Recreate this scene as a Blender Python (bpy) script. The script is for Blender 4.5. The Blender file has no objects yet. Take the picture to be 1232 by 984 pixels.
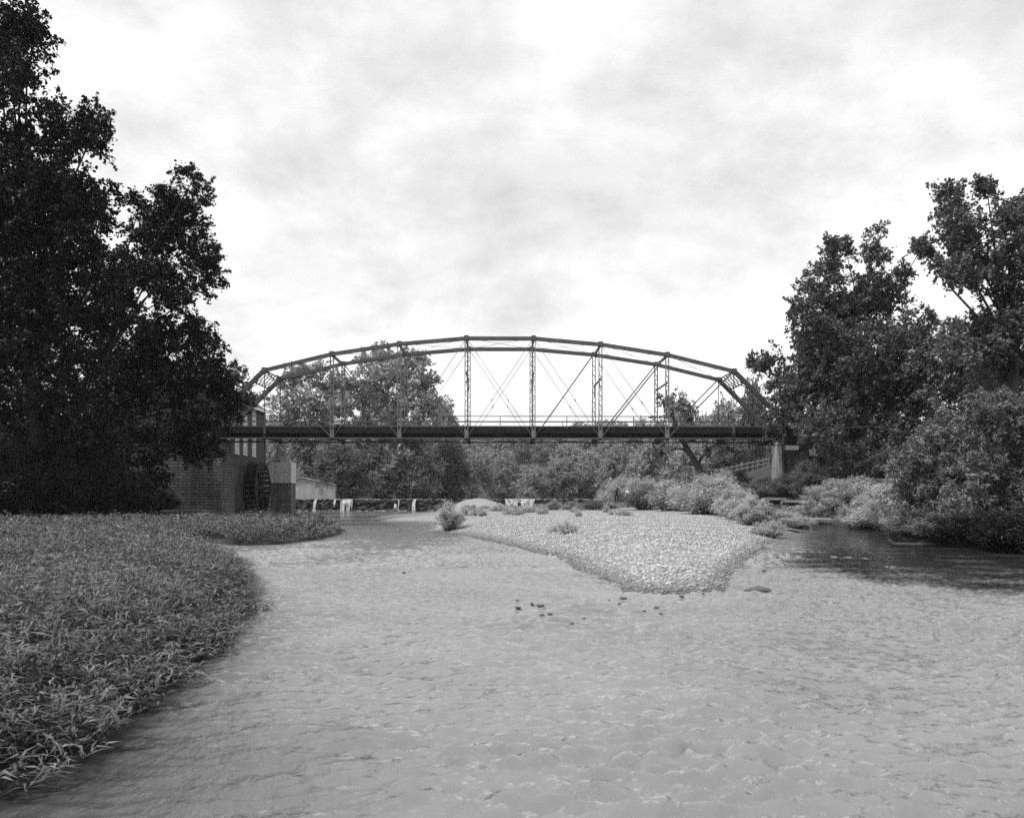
import bpy, math, random
import numpy as np
from mathutils import Vector, Matrix

rng = np.random.default_rng(7)
random.seed(7)
S = bpy.context.scene
COL = S.collection
F, CX, HY, CAMZ = 1018.0, 616.0, 600.0, 1.8


def at(px, py, D):
    return Vector(((px - CX) / F * D, D, CAMZ + (HY - py) / F * D))


# ------------------------------------------------------------------ materials
def new_mat(name):
    m = bpy.data.materials.new(name)
    m.use_nodes = True
    nt = m.node_tree
    b = nt.nodes['Principled BSDF']
    return m, nt, b


def N(nt, t, **kw):
    n = nt.nodes.new(t)
    for k, v in kw.items():
        setattr(n, k, v)
    return n


def ramp(nt, fac, stops):
    r = N(nt, 'ShaderNodeValToRGB')
    els = r.color_ramp.elements
    while len(els) < len(stops):
        els.new(0.5)
    for e, (p, v) in zip(els, stops):
        e.position = p
        e.color = (v, v, v, 1)
    nt.links.new(fac, r.inputs[0])
    return r.outputs[0]


def noise(nt, scale, detail=5, rough=0.6, vec=None, stretch=None, coord='Object'):
    tc = N(nt, 'ShaderNodeTexCoord')
    v = vec or tc.outputs[coord]
    if stretch:
        mp = N(nt, 'ShaderNodeMapping')
        mp.inputs['Scale'].default_value = stretch
        nt.links.new(v, mp.inputs[0])
        v = mp.outputs[0]
    n = N(nt, 'ShaderNodeTexNoise')
    n.inputs['Scale'].default_value = scale
    n.inputs['Detail'].default_value = detail
    n.inputs['Roughness'].default_value = rough
    nt.links.new(v, n.inputs['Vector'])
    return n.outputs[0]


def mat_rough(name, lo, hi, scale=3.0, rough=0.85, bump=0.3, stretch=None, metallic=0.0, spec=0.3, dist=0.05):
    m, nt, b = new_mat(name)
    f = noise(nt, scale, stretch=stretch)
    c = ramp(nt, f, [(0.3, lo), (0.7, hi)])
    nt.links.new(c, b.inputs['Base Color'])
    b.inputs['Roughness'].default_value = rough
    b.inputs['Metallic'].default_value = metallic
    b.inputs['Specular IOR Level'].default_value = spec
    if bump:
        f2 = noise(nt, scale * 4, stretch=stretch)
        bp = N(nt, 'ShaderNodeBump')
        bp.inputs['Strength'].default_value = bump
        bp.inputs['Distance'].default_value = dist
        nt.links.new(f2, bp.inputs['Height'])
        nt.links.new(bp.outputs[0], b.inputs['Normal'])
    return m


def mat_leaf(name, lo, hi, trans=0.25, clump=0.35, rough=0.45, spec=0.3):
    m, nt, b = new_mat(name)
    g = N(nt, 'ShaderNodeNewGeometry')
    f = noise(nt, clump, detail=3)
    mx = N(nt, 'ShaderNodeMath', operation='MULTIPLY_ADD')
    mx.inputs[1].default_value = 0.55
    nt.links.new(g.outputs['Random Per Island'], mx.inputs[0])
    ms = N(nt, 'ShaderNodeMath', operation='MULTIPLY')
    ms.inputs[1].default_value = 0.5
    nt.links.new(f, ms.inputs[0])
    nt.links.new(ms.outputs[0], mx.inputs[2])
    c = ramp(nt, mx.outputs[0], [(0.1, lo), (0.85, hi)])
    nt.links.new(c, b.inputs['Base Color'])
    b.inputs['Roughness'].default_value = rough
    b.inputs['Specular IOR Level'].default_value = spec
    t = N(nt, 'ShaderNodeBsdfTranslucent')
    nt.links.new(c, t.inputs['Color'])
    mix = N(nt, 'ShaderNodeMixShader')
    mix.inputs[0].default_value = trans
    out = nt.nodes['Material Output']
    nt.links.new(b.outputs[0], mix.inputs[1])
    nt.links.new(t.outputs[0], mix.inputs[2])
    nt.links.new(mix.outputs[0], out.inputs['Surface'])
    return m


M = {}
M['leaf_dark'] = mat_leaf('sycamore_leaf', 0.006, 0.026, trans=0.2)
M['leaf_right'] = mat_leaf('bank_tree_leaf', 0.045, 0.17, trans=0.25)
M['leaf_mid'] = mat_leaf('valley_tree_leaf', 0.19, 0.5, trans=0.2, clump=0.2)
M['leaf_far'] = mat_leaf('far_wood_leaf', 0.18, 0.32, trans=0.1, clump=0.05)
M['leaf_willow'] = mat_leaf('willow_leaf', 0.32, 0.6, trans=0.25, clump=1.2)
M['leaf_bush'] = mat_leaf('bank_bush_leaf', 0.06, 0.28, trans=0.2, clump=0.8)
M['leaf_grass'] = mat_leaf('water_willow_leaf', 0.002, 0.21, trans=0.10, clump=1.3, rough=0.45, spec=0.25)
M['bark'] = mat_rough('bark', 0.018, 0.06, 2.5, bump=0.6, stretch=(1, 1, 0.3))
M['stem'] = mat_rough('stem', 0.05, 0.12, 6, bump=0)
M['steel'] = mat_rough('weathered_steel', 0.055, 0.11, 2.2, rough=0.65, bump=0.15, spec=0.4, dist=0.01)
M['steel_light'] = mat_rough('weathered_steel_post', 0.11, 0.2, 2.2, rough=0.65, bump=0.15, spec=0.4, dist=0.01)
M['timber_dark'] = mat_rough('creosoted_timber', 0.006, 0.018, 3, bump=0.4, stretch=(0.2, 1, 1))
M['plank'] = mat_rough('weathered_plank', 0.06, 0.14, 3, bump=0.4, stretch=(4, 4, 0.3))
M['mill_wall'] = mat_rough('dark_boarding', 0.035, 0.07, 2, bump=0.3, stretch=(1, 1, 4))
M['wheel'] = mat_rough('wet_wheel_timber', 0.008, 0.022, 2, bump=0.3)
M['concrete'] = mat_rough('stained_concrete', 0.09, 0.32, 1.6, bump=0.9, stretch=(2.5, 2.5, 0.35))
M['white'] = mat_rough('white_paint', 0.62, 0.78, 4, bump=0)
M['fence'] = mat_rough('weathered_fence_wood', 0.12, 0.22, 4, bump=0.2)
M['rock'] = mat_rough('limestone_ledge', 0.10, 0.30, 1.3, bump=0.8, dist=0.1)
M['stone_wet'] = mat_rough('wet_stone', 0.05, 0.14, 8, rough=0.4, bump=0.4)
M['driftwood'] = mat_rough('driftwood', 0.04, 0.1, 5, bump=0.5)
M['dam'] = mat_rough('mossy_dam_stone', 0.012, 0.06, 1.5, bump=0.8, dist=0.15, stretch=(1, 1, 0.6))
M['lip'] = mat_rough('spilling_water', 0.3, 0.7, 2, rough=.4, bump=.3)
M['cobble'] = mat_rough('limestone_cobble', 0.30, 0.62, 9, bump=0.2)
M['ground'] = mat_rough('bank_soil', 0.015, 0.05, 0.8, bump=0.8, dist=0.1)
M['shirt_dark'] = mat_rough('dark_clothing', 0.006, 0.012, 9, bump=0)
M['shirt_white'] = mat_rough('white_clothing', 0.6, 0.75, 9, bump=0)
M['skin'] = mat_rough('skin', 0.28, 0.34, 9, bump=0, rough=0.6)
M['hair'] = mat_rough('hair', 0.015, 0.03, 20, bump=0)


def masonry():
    m, nt, b = new_mat('coursed_stone')
    tc = N(nt, 'ShaderNodeTexCoord')
    sp = N(nt, 'ShaderNodeSeparateXYZ'); nt.links.new(tc.outputs['Object'], sp.inputs[0])
    ax = N(nt, 'ShaderNodeMath', operation='ADD'); nt.links.new(sp.outputs[0], ax.inputs[0]); nt.links.new(sp.outputs[1], ax.inputs[1])
    mp0 = N(nt, 'ShaderNodeCombineXYZ'); nt.links.new(ax.outputs[0], mp0.inputs[0]); nt.links.new(sp.outputs[2], mp0.inputs[1])
    nn = N(nt, 'ShaderNodeTexNoise'); nn.inputs['Scale'].default_value = 1.1; nn.inputs['Detail'].default_value = 3
    nt.links.new(tc.outputs['Object'], nn.inputs['Vector'])
    mp = N(nt, 'ShaderNodeVectorMath', operation='MULTIPLY_ADD'); mp.inputs[1].default_value = (.28, .16, 0)
    nt.links.new(nn.outputs[1], mp.inputs[0]); nt.links.new(mp0.outputs[0], mp.inputs[2])
    br = N(nt, 'ShaderNodeTexBrick')
    br.inputs['Scale'].default_value = 1.0
    br.inputs['Mortar Size'].default_value = 0.035
    br.inputs['Brick Width'].default_value = .8
    br.inputs['Row Height'].default_value = 0.27
    br.inputs['Color1'].default_value = (0.20, 0.20, 0.20, 1)
    br.inputs['Color2'].default_value = (0.11, 0.11, 0.11, 1)
    br.inputs['Mortar'].default_value = (0.03, 0.03, 0.03, 1)
    nt.links.new(mp.outputs[0], br.inputs['Vector'])
    st = noise(nt, .9, detail=6, stretch=(1, 1, .4))
    stc = ramp(nt, st, [(.3, .35), (.65, 1.1)])
    mm = N(nt, 'ShaderNodeMix', data_type='RGBA', blend_type='MULTIPLY'); mm.inputs[0].default_value = 1
    nt.links.new(br.outputs[0], mm.inputs[6]); nt.links.new(stc, mm.inputs[7])
    nt.links.new(mm.outputs[2], b.inputs['Base Color'])
    bp = N(nt, 'ShaderNodeBump')
    bp.inputs['Distance'].default_value = 0.08
    nt.links.new(br.outputs[0], bp.inputs['Height'])
    nt.links.new(bp.outputs[0], b.inputs['Normal'])
    b.inputs['Roughness'].default_value = 0.9
    return m


M['masonry'] = masonry()


def corrugated():
    m, nt, b = new_mat('corrugated_sheet')
    tc = N(nt, 'ShaderNodeTexCoord')
    w = N(nt, 'ShaderNodeTexWave')
    w.bands_direction = 'X'
    w.inputs['Scale'].default_value = 2.2
    w.inputs['Distortion'].default_value = 0.3
    nt.links.new(tc.outputs['Object'], w.inputs['Vector'])
    f = noise(nt, 1.2, stretch=(3, 3, 0.25))
    c = ramp(nt, f, [(0.3, 0.38), (0.7, 0.58)])
    nt.links.new(c, b.inputs['Base Color'])
    bp = N(nt, 'ShaderNodeBump')
    bp.inputs['Distance'].default_value = 0.06
    nt.links.new(w.outputs[0], bp.inputs['Height'])
    nt.links.new(bp.outputs[0], b.inputs['Normal'])
    b.inputs['Roughness'].default_value = 0.55
    return m


M['sheet'] = corrugated()


def glass():
    m, nt, b = new_mat('window_glass')
    b.inputs['Base Color'].default_value = (0.45, 0.45, 0.45, 1)
    b.inputs['Roughness'].default_value = 0.15
    return m


M['glass'] = glass()


def gravel():
    m, nt, b = new_mat('gravel')
    tc = N(nt, 'ShaderNodeTexCoord')
    v = N(nt, 'ShaderNodeTexVoronoi')
    v.inputs['Scale'].default_value = 24
    nt.links.new(tc.outputs['Object'], v.inputs['Vector'])
    sp = N(nt, 'ShaderNodeSeparateColor')
    nt.links.new(v.outputs['Color'], sp.inputs[0])
    c = ramp(nt, sp.outputs[0], [(0.0, 0.2), (1.0, 0.46)])
    # damp, darker stones along the waterline (a height band of the bar itself)
    g = N(nt, 'ShaderNodeNewGeometry')
    sx = N(nt, 'ShaderNodeSeparateXYZ')
    nt.links.new(g.outputs['Position'], sx.inputs[0])
    wet = ramp(nt, sx.outputs['Z'], [(0.0, 0.4), (0.16, 1.0)])
    mul = N(nt, 'ShaderNodeMix', data_type='RGBA', blend_type='MULTIPLY')
    mul.inputs[0].default_value = 1
    nt.links.new(c, mul.inputs[6])
    nt.links.new(wet, mul.inputs[7])
    nt.links.new(mul.outputs[2], b.inputs['Base Color'])
    bp = N(nt, 'ShaderNodeBump')
    bp.inputs['Distance'].default_value = 0.06
    bp.inputs['Strength'].default_value = 0.9
    bp.invert = True
    nt.links.new(v.outputs['Distance'], bp.inputs['Height'])
    nt.links.new(bp.outputs[0], b.inputs['Normal'])
    b.inputs['Roughness'].default_value = 0.85
    return m


M['gravel'] = gravel()


def water_mat(name, foam=0.0):
    m, nt, b = new_mat(name)
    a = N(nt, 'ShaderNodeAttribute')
    a.attribute_name = 'depth'  # drawn mask, not bed depth: painted tree reflection and edge shade
    f = noise(nt, 0.35, detail=6)
    f2 = noise(nt, 4.0, detail=5, stretch=(1.3, 0.8, 1))
    shallow = ramp(nt, f, [(0.3, 0.175), (0.7, 0.24)])
    speck = ramp(nt, f2, [(0.30, 0.9), (0.42, 1.0)])
    mul = N(nt, 'ShaderNodeMix', data_type='RGBA', blend_type='MULTIPLY')
    mul.inputs[0].default_value = 1
    nt.links.new(shallow, mul.inputs[6])
    nt.links.new(speck, mul.inputs[7])
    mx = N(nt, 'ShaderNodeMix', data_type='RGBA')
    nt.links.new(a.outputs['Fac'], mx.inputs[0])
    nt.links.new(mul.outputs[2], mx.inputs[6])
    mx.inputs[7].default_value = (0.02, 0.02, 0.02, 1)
    h1 = noise(nt, 1.5, detail=5, rough=0.6, stretch=(1.5, 0.9, 1))
    h2 = noise(nt, 8.0, detail=6, rough=0.65, stretch=(1.4, 0.9, 1))
    ad = N(nt, 'ShaderNodeMath', operation='MULTIPLY_ADD')
    ad.inputs[1].default_value = 0.2
    nt.links.new(h2, ad.inputs[0])
    nt.links.new(h1, ad.inputs[2])
    bp = N(nt, 'ShaderNodeBump')
    bp.inputs['Distance'].default_value = 0.14
    ms = N(nt, 'ShaderNodeMapRange'); ms.inputs[3].default_value = 0.8; ms.inputs[4].default_value = 0.22
    nt.links.new(a.outputs['Fac'], ms.inputs[0]); nt.links.new(ms.outputs[0], bp.inputs['Strength'])
    nt.links.new(ad.outputs[0], bp.inputs['Height'])
    # the shallow bed seen through the surface is lit evenly; only the mirror layer follows the ripples
    up = N(nt, 'ShaderNodeCombineXYZ'); up.inputs[2].default_value = 1.0
    df = N(nt, 'ShaderNodeBsdfDiffuse'); nt.links.new(mx.outputs[2], df.inputs['Color']); nt.links.new(up.outputs[0], df.inputs['Normal'])
    gl = N(nt, 'ShaderNodeBsdfGlossy'); gl.inputs['Roughness'].default_value = 0.03; nt.links.new(bp.outputs[0], gl.inputs['Normal'])
    fr = N(nt, 'ShaderNodeFresnel'); fr.inputs['IOR'].default_value = 1.5; nt.links.new(bp.outputs[0], fr.inputs['Normal'])
    ms2 = N(nt, 'ShaderNodeMixShader'); nt.links.new(fr.outputs[0], ms2.inputs[0]); nt.links.new(df.outputs[0], ms2.inputs[1]); nt.links.new(gl.outputs[0], ms2.inputs[2])
    nt.links.new(ms2.outputs[0], nt.nodes['Material Output'].inputs['Surface'])
    nt.nodes.remove(b)
    return m


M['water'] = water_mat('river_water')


def fall_mat():
    m, nt, b = new_mat('falling_water')
    f = noise(nt, 1.6, detail=4, stretch=(2, 2, 0.12))
    c = ramp(nt, f, [(0.40, 0.10), (0.70, 0.6)])
    nt.links.new(c, b.inputs['Base Color'])
    b.inputs['Roughness'].default_value = 0.35
    bp = N(nt, 'ShaderNodeBump')
    bp.inputs['Distance'].default_value = 0.1
    nt.links.new(f, bp.inputs['Height'])
    nt.links.new(bp.outputs[0], b.inputs['Normal'])
    return m


M['fall'] = fall_mat()


# ------------------------------------------------------------------ mesh tools
def tag(o, label=None, cat=None, group=None, kind=None):
    if label: o['label'] = label
    if cat: o['category'] = cat
    if group: o['group'] = group
    if kind: o['kind'] = kind
    return o


def np_mesh(name, verts, faces, smooth=False):
    """verts (n,3); faces (m,k) all with k corners"""
    verts = np.asarray(verts, dtype=np.float32)
    faces = np.asarray(faces, dtype=np.int32)
    me = bpy.data.meshes.new(name)
    me.vertices.add(len(verts))
    me.vertices.foreach_set('co', verts.ravel())
    k = faces.shape[1]
    me.loops.add(faces.size)
    me.loops.foreach_set('vertex_index', faces.ravel())
    me.polygons.add(len(faces))
    me.polygons.foreach_set('loop_start', np.arange(0, faces.size, k, dtype=np.int32))
    me.polygons.foreach_set('loop_total', np.full(len(faces), k, dtype=np.int32))
    me.polygons.foreach_set('use_smooth', np.full(len(faces), smooth, dtype=bool))
    me.update(calc_edges=True)
    return me


def link(name, me, mat, parent=None):
    o = bpy.data.objects.new(name, me)
    COL.objects.link(o)
    if mat is not None and not me.materials:
        me.materials.append(mat)
    if parent is not None:
        o.parent = parent
    return o


def empty(name, loc=(0, 0, 0), rz=0.0):
    o = bpy.data.objects.new(name, None)
    o.empty_display_size = 0.3
    COL.objects.link(o)
    o.location = loc
    o.rotation_euler = (0, 0, rz)
    return o


class MB:
    def __init__(s):
        s.v = []; s.f = []

    def add(s, vs, fs):
        n = len(s.v)
        s.v += [tuple(v) for v in vs]
        s.f += [tuple(i + n for i in f) for f in fs]
        return s

    def box(s, c, d, rz=0.0, jit=0.0):
        cx, cy, cz = c
        dx, dy, dz = d[0] / 2, d[1] / 2, d[2] / 2
        ca, sa = math.cos(rz), math.sin(rz)
        vs = []
        for z in (-dz, dz):
            for x, y in ((-dx, -dy), (dx, -dy), (dx, dy), (-dx, dy)):
                x += random.uniform(-jit, jit); y += random.uniform(-jit, jit)
                vs.append((cx + x * ca - y * sa, cy + x * sa + y * ca, cz + z + random.uniform(-jit, jit)))
        return s.add(vs, [(3, 2, 1, 0), (4, 5, 6, 7), (0, 1, 5, 4), (1, 2, 6, 5), (2, 3, 7, 6), (3, 0, 4, 7)])

    def bar(s, p, q, w, h, up=(0, 0, 1)):
        p, q = Vector(p), Vector(q)
        d = (q - p).normalized()
        u = Vector(up)
        if abs(d.dot(u)) > 0.98: u = Vector((0, 1, 0))
        r = d.cross(u).normalized()
        u = r.cross(d).normalized()
        r *= w / 2; u *= h / 2
        vs = [p - r - u, p + r - u, p + r + u, p - r + u, q - r - u, q + r - u, q + r + u, q - r + u]
        return s.add(vs, [(0, 1, 2, 3), (7, 6, 5, 4), (4, 5, 1, 0), (5, 6, 2, 1), (6, 7, 3, 2), (7, 4, 0, 3)])

    def tube(s, pts, rads, n=8, cap=True):
        pts = [Vector(p) for p in pts]
        base = len(s.v)
        for i, p in enumerate(pts):
            d = (pts[min(i + 1, len(pts) - 1)] - pts[max(i - 1, 0)]).normalized()
            a = d.cross(Vector((0.3, 0.95, 0.1))).normalized()
            b = d.cross(a)
            for k in range(n):
                t = 2 * math.pi * k / n
                s.v.append(tuple(p + (a * math.cos(t) + b * math.sin(t)) * rads[i]))
        for i in range(len(pts) - 1):
            for k in range(n):
                a0 = base + i * n + k; a1 = base + i * n + (k + 1) % n
                s.f.append((a0, a1, a1 + n, a0 + n))
        if cap:
            s.f.append(tuple(base + k for k in range(n))[::-1])
            s.f.append(tuple(base + (len(pts) - 1) * n + k for k in range(n)))
        return s

    def mesh(s, name, smooth=False):
        me = bpy.data.meshes.new(name)
        me.from_pydata(s.v, [], s.f)
        if smooth:
            me.polygons.foreach_set('use_smooth', [True] * len(me.polygons))
        me.update()
        return me

    def build(s, name, mat, parent=None, smooth=False):
        return link(name, s.mesh(name, smooth), mat, parent)


def copy_tree(o, parent=None):
    c = o.copy()
    COL.objects.link(c)
    if parent is not None: c.parent = parent
    for ch in list(o.children):
        copy_tree(ch, c)
    return c


# ------------------------------------------------------------------ terrain
def sdpoly(poly, X, Y):
    """signed distance, positive inside"""
    P = np.array(poly, float)
    d = np.full(X.shape, 1e9); ins = np.zeros(X.shape, bool)
    for i in range(len(P)):
        ax, ay = P[i]; bx, by = P[(i + 1) % len(P)]
        ex, ey = bx - ax, by - ay
        t = np.clip(((X - ax) * ex + (Y - ay) * ey) / (ex * ex + ey * ey), 0, 1)
        d = np.minimum(d, np.hypot(X - ax - t * ex, Y - ay - t * ey))
        c = ((ay > Y) != (by > Y)) & (X < (bx - ax) * (Y - ay) / (by - ay + 1e-12) + ax)
        ins ^= c
    return np.where(ins, d, -d)


def sstep(a, b, x):
    t = np.clip((x - a) / (b - a), 0, 1)
    return t * t * (3 - 2 * t)


def wob(X, Y, s=1.0, seed=0):
    r = np.random.default_rng(seed)
    o = np.zeros(np.shape(X))
    for k in range(7):
        a = r.uniform(0, 2 * math.pi); f = r.uniform(0.6, 2.2) / s; p = r.uniform(0, 6.28)
        o = o + np.sin((X * math.cos(a) + Y * math.sin(a)) * f * 2 + p) / (1 + 0.4 * k)
    return o / 2.6


BAR = [(-4.6, 46), (-2.2, 41), (-0.1, 33), (1.3, 27), (1.7, 23.5), (1.75, 20.4), (2.15, 16.6), (2.85, 15.9), (3.9, 16.4),
       (4.6, 18.3), (6.1, 22.9), (8.1, 28.2), (10.2, 33.3), (12.7, 40.7), (15.5, 45.8), (19, 58), (22, 70), (24, 95), (26, 126),
       (1.2, 126), (0.3, 117), (-8, 112), (-8.5, 100), (-9.5, 90), (-11.5, 82), (-12.5, 75), (-10.5, 67), (-5.6, 63)]
GRASS = [(-3.1, 5.2), (-3.25, 6.4), (-3.35, 7.3), (-3.4, 8.3), (-3.46, 9.6), (-3.9, 12.2), (-4.8, 15.9), (-5.7, 18.5), (-6.6, 21), (-8.0, 25), (-10.6, 29),
         (-12.0, 31.5), (-13.2, 34.5), (-12.6, 35.5), (-10.5, 32.8), (-9.2, 33.5), (-8.6, 38), (-8.9, 45), (-11.5, 55), (-15, 63), (-21, 60), (-27, 53), (-34, 47),
         (-60, 44), (-60, 5.2)]
LEFT = [(-3.3, 2), (-3.25, 6.4), (-3.6, 9.6), (-4.9, 15.9), (-7.0, 21.5), (-11.2, 30), (-14.0, 34.7), (-10.6, 33.2), (-9.4, 34),
        (-9, 38), (-9.3, 45), (-12, 55), (-16.5, 64), (-22, 74), (-26.6, 82), (-27.3, 90), (-28.5, 92), (-29, 100), (-27, 104), (-33, 122), (-36, 128), (-36, 140),
        (-900, 140), (-900, -60), (-3.3, -60)]
RIGHT = [(60, -60), (60, -10), (24, 12), (19.6, 22), (16.6, 31), (15.6, 34), (17.2, 37.5), (20.8, 46), (23.6, 57), (22.6, 64), (19.5, 70), (16, 80), (15, 95), (17, 110), (22, 128),
         (24, 140), (900, 140), (900, -60)]


def bar_z(X, Y):
    d = sdpoly(BAR, X, Y) + 0.25 * wob(X, Y, 1.6, 3)
    zi = 0.72 * (1 - np.exp(-np.maximum(d, 0) / 3.2)) + 0.05 * wob(X, Y, 1.2, 5) * sstep(0, 2, d)
    zo = -0.55 * (1 - np.exp(np.minimum(d, 0) / 2.2))
    z = np.where(d > 0, zi, zo)
    # low side slope carrying the shrubs towards the right bank
    z += np.where(d > 0, 1.0 * sstep(12, 22, X) * sstep(60, 85, Y), 0)
    return z


def ground_z(X, Y):
    bed = -0.55 + 0.05 * wob(X, Y, 2, 1)
    dl = sdpoly(LEFT, X, Y) - .25 - .25 * sstep(12, 26, Y) * (1 - sstep(29, 31, Y))
    zl = np.where(dl > 0, 0.16 * (1 - np.exp(-dl / 0.5)) + 0.75 * sstep(60, 70, Y) * sstep(0, 5, dl)
                  + 6.5 * sstep(-34, -52, X) * sstep(60, 80, Y), -0.55 * (1 - np.exp(dl / 0.8)))
    dr = sdpoly(RIGHT, X, Y)
    zr = np.where(dr > 0, 0.4 * (1 - np.exp(-dr)) + (0.10 + 0.26 * sstep(44, 60, Y)) * np.minimum(dr, 20) + 0.15 * wob(X, Y, 2, 9) * sstep(0, 3, dr), -0.9)
    z = np.maximum(np.maximum(bed, zl), zr)
    # valley above the dam
    xc = -2 + 0.03 * (Y - 140) + 6 * np.sin(Y / 60)
    off = np.maximum(np.abs(X - xc) - 18 * (1 - sstep(132, 165, Y)), 0)
    up = 0.6 + 1.6 * sstep(15, 24, off) + 0.05 * np.maximum(off - 24, 0) * (1 - sstep(110, 300, off) * 0.6) \
        + np.clip(.088 * (Y - 190), 0, 36) + (0.8 * wob(X, Y, 25, 4) * sstep(14, 26, off))
    up = up + 1.6 * sstep(135, 175, Y) * sstep(16, 26, off)
    z = np.where(Y > 129, np.maximum(up, np.where(off < 22, 0.5, z)), z)
    return z


def gz(x, y):
    return float(ground_z(np.array([float(x)]), np.array([float(y)]))[0])


def bz(x, y):
    return max(gz(x, y), float(bar_z(np.array([float(x)]), np.array([float(y)]))[0]) if 10 < y < 126 else -9)


def grid(xs, ys, zf):
    X, Y = np.meshgrid(xs, ys)
    Z = zf(X, Y)
    v = np.stack([X.ravel(), Y.ravel(), Z.ravel()], 1)
    nx, ny = len(xs), len(ys)
    i = np.arange(nx * ny).reshape(ny, nx)
    f = np.stack([i[:-1, :-1].ravel(), i[:-1, 1:].ravel(), i[1:, 1:].ravel(), i[1:, :-1].ravel()], 1)
    return v, f, X, Y


def build_setting():
    far = np.array([1.5, 3.5, 6.5, 10, 15, 22, 30, 40, 55, 75, 100, 140, 200, 300, 450, 700, 1100, 1700, 2600.])
    xs = np.concatenate([-(45 + far[::-1]), np.arange(-45, 45.1, 0.6), 45 + far])
    ys = np.concatenate([-10 - far[12::-1], np.arange(-10, 145, 0.7), 146 + np.arange(0, 520, 7.0), 680 + np.array([0, 40, 120, 300, 700, 1500, 2300.])])
    v, f, X, Y = grid(xs, ys, ground_z)
    tag(link('ground', np_mesh('ground', v, f, True), M['ground']), kind='structure')
    # gravel bar
    xs = np.arange(-14, 32, 0.25); ys = np.concatenate([np.arange(12, 60, 0.25), np.arange(60, 128, 0.6)])
    v, f, X, Y = grid(xs, ys, bar_z)
    d = sdpoly(BAR, X, Y).ravel()
    keep = (d[f] > -3.0).all(1)
    tag(link('gravel_bar', np_mesh('gravel_bar', v, f[keep], True), M['gravel']), kind='structure')
    # pale gravel mound in front of the dam
    c = at(577, 604, 106)

    def mz(X, Y):
        r = np.hypot((X - c.x) / 4.4, (Y - 107) / 5.0) + 0.12 * wob(X, Y, 1.6, 12)
        return 0.3 + 1.6 * np.clip(1 - r ** 1.5, -0.3, 1) + 0.09 * wob(X, Y, 0.5, 2)
    v, f, X, Y = grid(np.arange(c.x - 5, c.x + 5, .2), np.arange(102, 112.6, .25), mz)
    tag(link('gravel_mound', np_mesh('gravel_mound', v, f, True), M['gravel']), kind='structure')
    # river water; depth attribute paints bank reflection and shade dark into its colour
    xs = np.concatenate([np.arange(-42, 42, 0.5), [50, 70]]); ys = np.concatenate([[-60, -30, -12], np.arange(-6, 128.3, 0.5)])
    xs = np.concatenate([[-120, -60, -42], np.arange(-30, -17, .5), np.arange(-17, 17.01, .055), np.arange(17.5, 42, .5), [50, 70, 120]])
    ys = np.concatenate([[-60, -30, -12], np.arange(-6, 3.5, .5), np.arange(3.6, 22, .04), np.arange(22, 40, .11), np.arange(40, 80, .2), np.arange(80, 128.3, .5)])

    def waves(X, Y):
        r = np.random.default_rng(44)
        z = np.zeros(X.shape)
        wx = X + .25 * wob(X, Y, 1.1, 71); wy = Y + .25 * wob(X, Y, 1.3, 72)
        for k in range(46):
            lam = .15 * (.62 / .15) ** r.uniform(); a = math.radians(r.normal(85, 40)); ph = r.uniform(0, 6.28)
            w_ = np.sin((wx * math.cos(a) + wy * math.sin(a)) * 6.283 / lam + ph)
            z += lam * .0200 * (w_ if k % 2 else (1.2 - 1.9 * np.abs(w_)))
        amp = .35 + .65 * sstep(-.5, .9, wob(X, Y, 1.6, 73)) + .3 * sstep(3, 9, X)
        fade = (1 - .72 * sstep(22, 40, Y)) * (1 - sstep(75, 95, Y)) * (1 - sstep(14.5, 17, np.abs(X))) * sstep(3.4, 4.4, Y)
        gl = sstep(0, .5, -sdpoly(GRASS, X, Y)) * .8 + .2
        return (z * amp - .015) * fade * gl
    def depth(X, Y):  # dark mask: mirrored trees at right, plant shade at left, painted in
        painted_shade = 0.97 * sstep(-.2, 1.6, X + .5 * wob(X, Y, .8, 33) - np.interp(Y, [0, 12, 14, 16, 18, 20, 24, 28, 33, 41, 46, 70], [16, 13, 10.8, 8.6, 7.5, 6.9, 7.4, 9.1, 11.2, 13.6, 15.8, 19])) * (1 - sstep(62, 75, Y) * 0.5)
        painted_shade = np.clip(painted_shade * (1 + 0.25 * wob(X, Y, 0.9, 21)), 0, 0.97)
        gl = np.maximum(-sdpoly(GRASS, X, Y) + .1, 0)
        painted_shade = np.maximum(painted_shade, 0.96 * np.exp(-(gl / (0.3 + 0.5 * (1 - sstep(7, 18, Y)) + 1.0 * (1 - sstep(5, 9, Y)))) ** 1.5))
        return np.maximum(painted_shade, 0.45 * sstep(112, 120, Y) * sstep(-1, -8, X))
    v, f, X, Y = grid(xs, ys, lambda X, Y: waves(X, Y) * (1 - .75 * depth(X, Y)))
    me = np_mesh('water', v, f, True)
    painted_shade = depth(X, Y)
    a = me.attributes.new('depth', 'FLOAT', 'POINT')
    a.data.foreach_set('value', painted_shade.ravel().astype(np.float32))
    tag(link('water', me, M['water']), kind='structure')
    xs = np.linspace(-50, 45, 40); ys = np.linspace(129.9, 230, 40)
    v, f, X, Y = grid(xs, ys, lambda X, Y: np.full(X.shape, 1.62))
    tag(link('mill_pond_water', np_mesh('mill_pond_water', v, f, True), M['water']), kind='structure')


# ------------------------------------------------------------------ foliage
def rand_unit(n):
    v = rng.normal(size=(n, 3))
    return v / np.linalg.norm(v, axis=1, keepdims=True)


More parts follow.
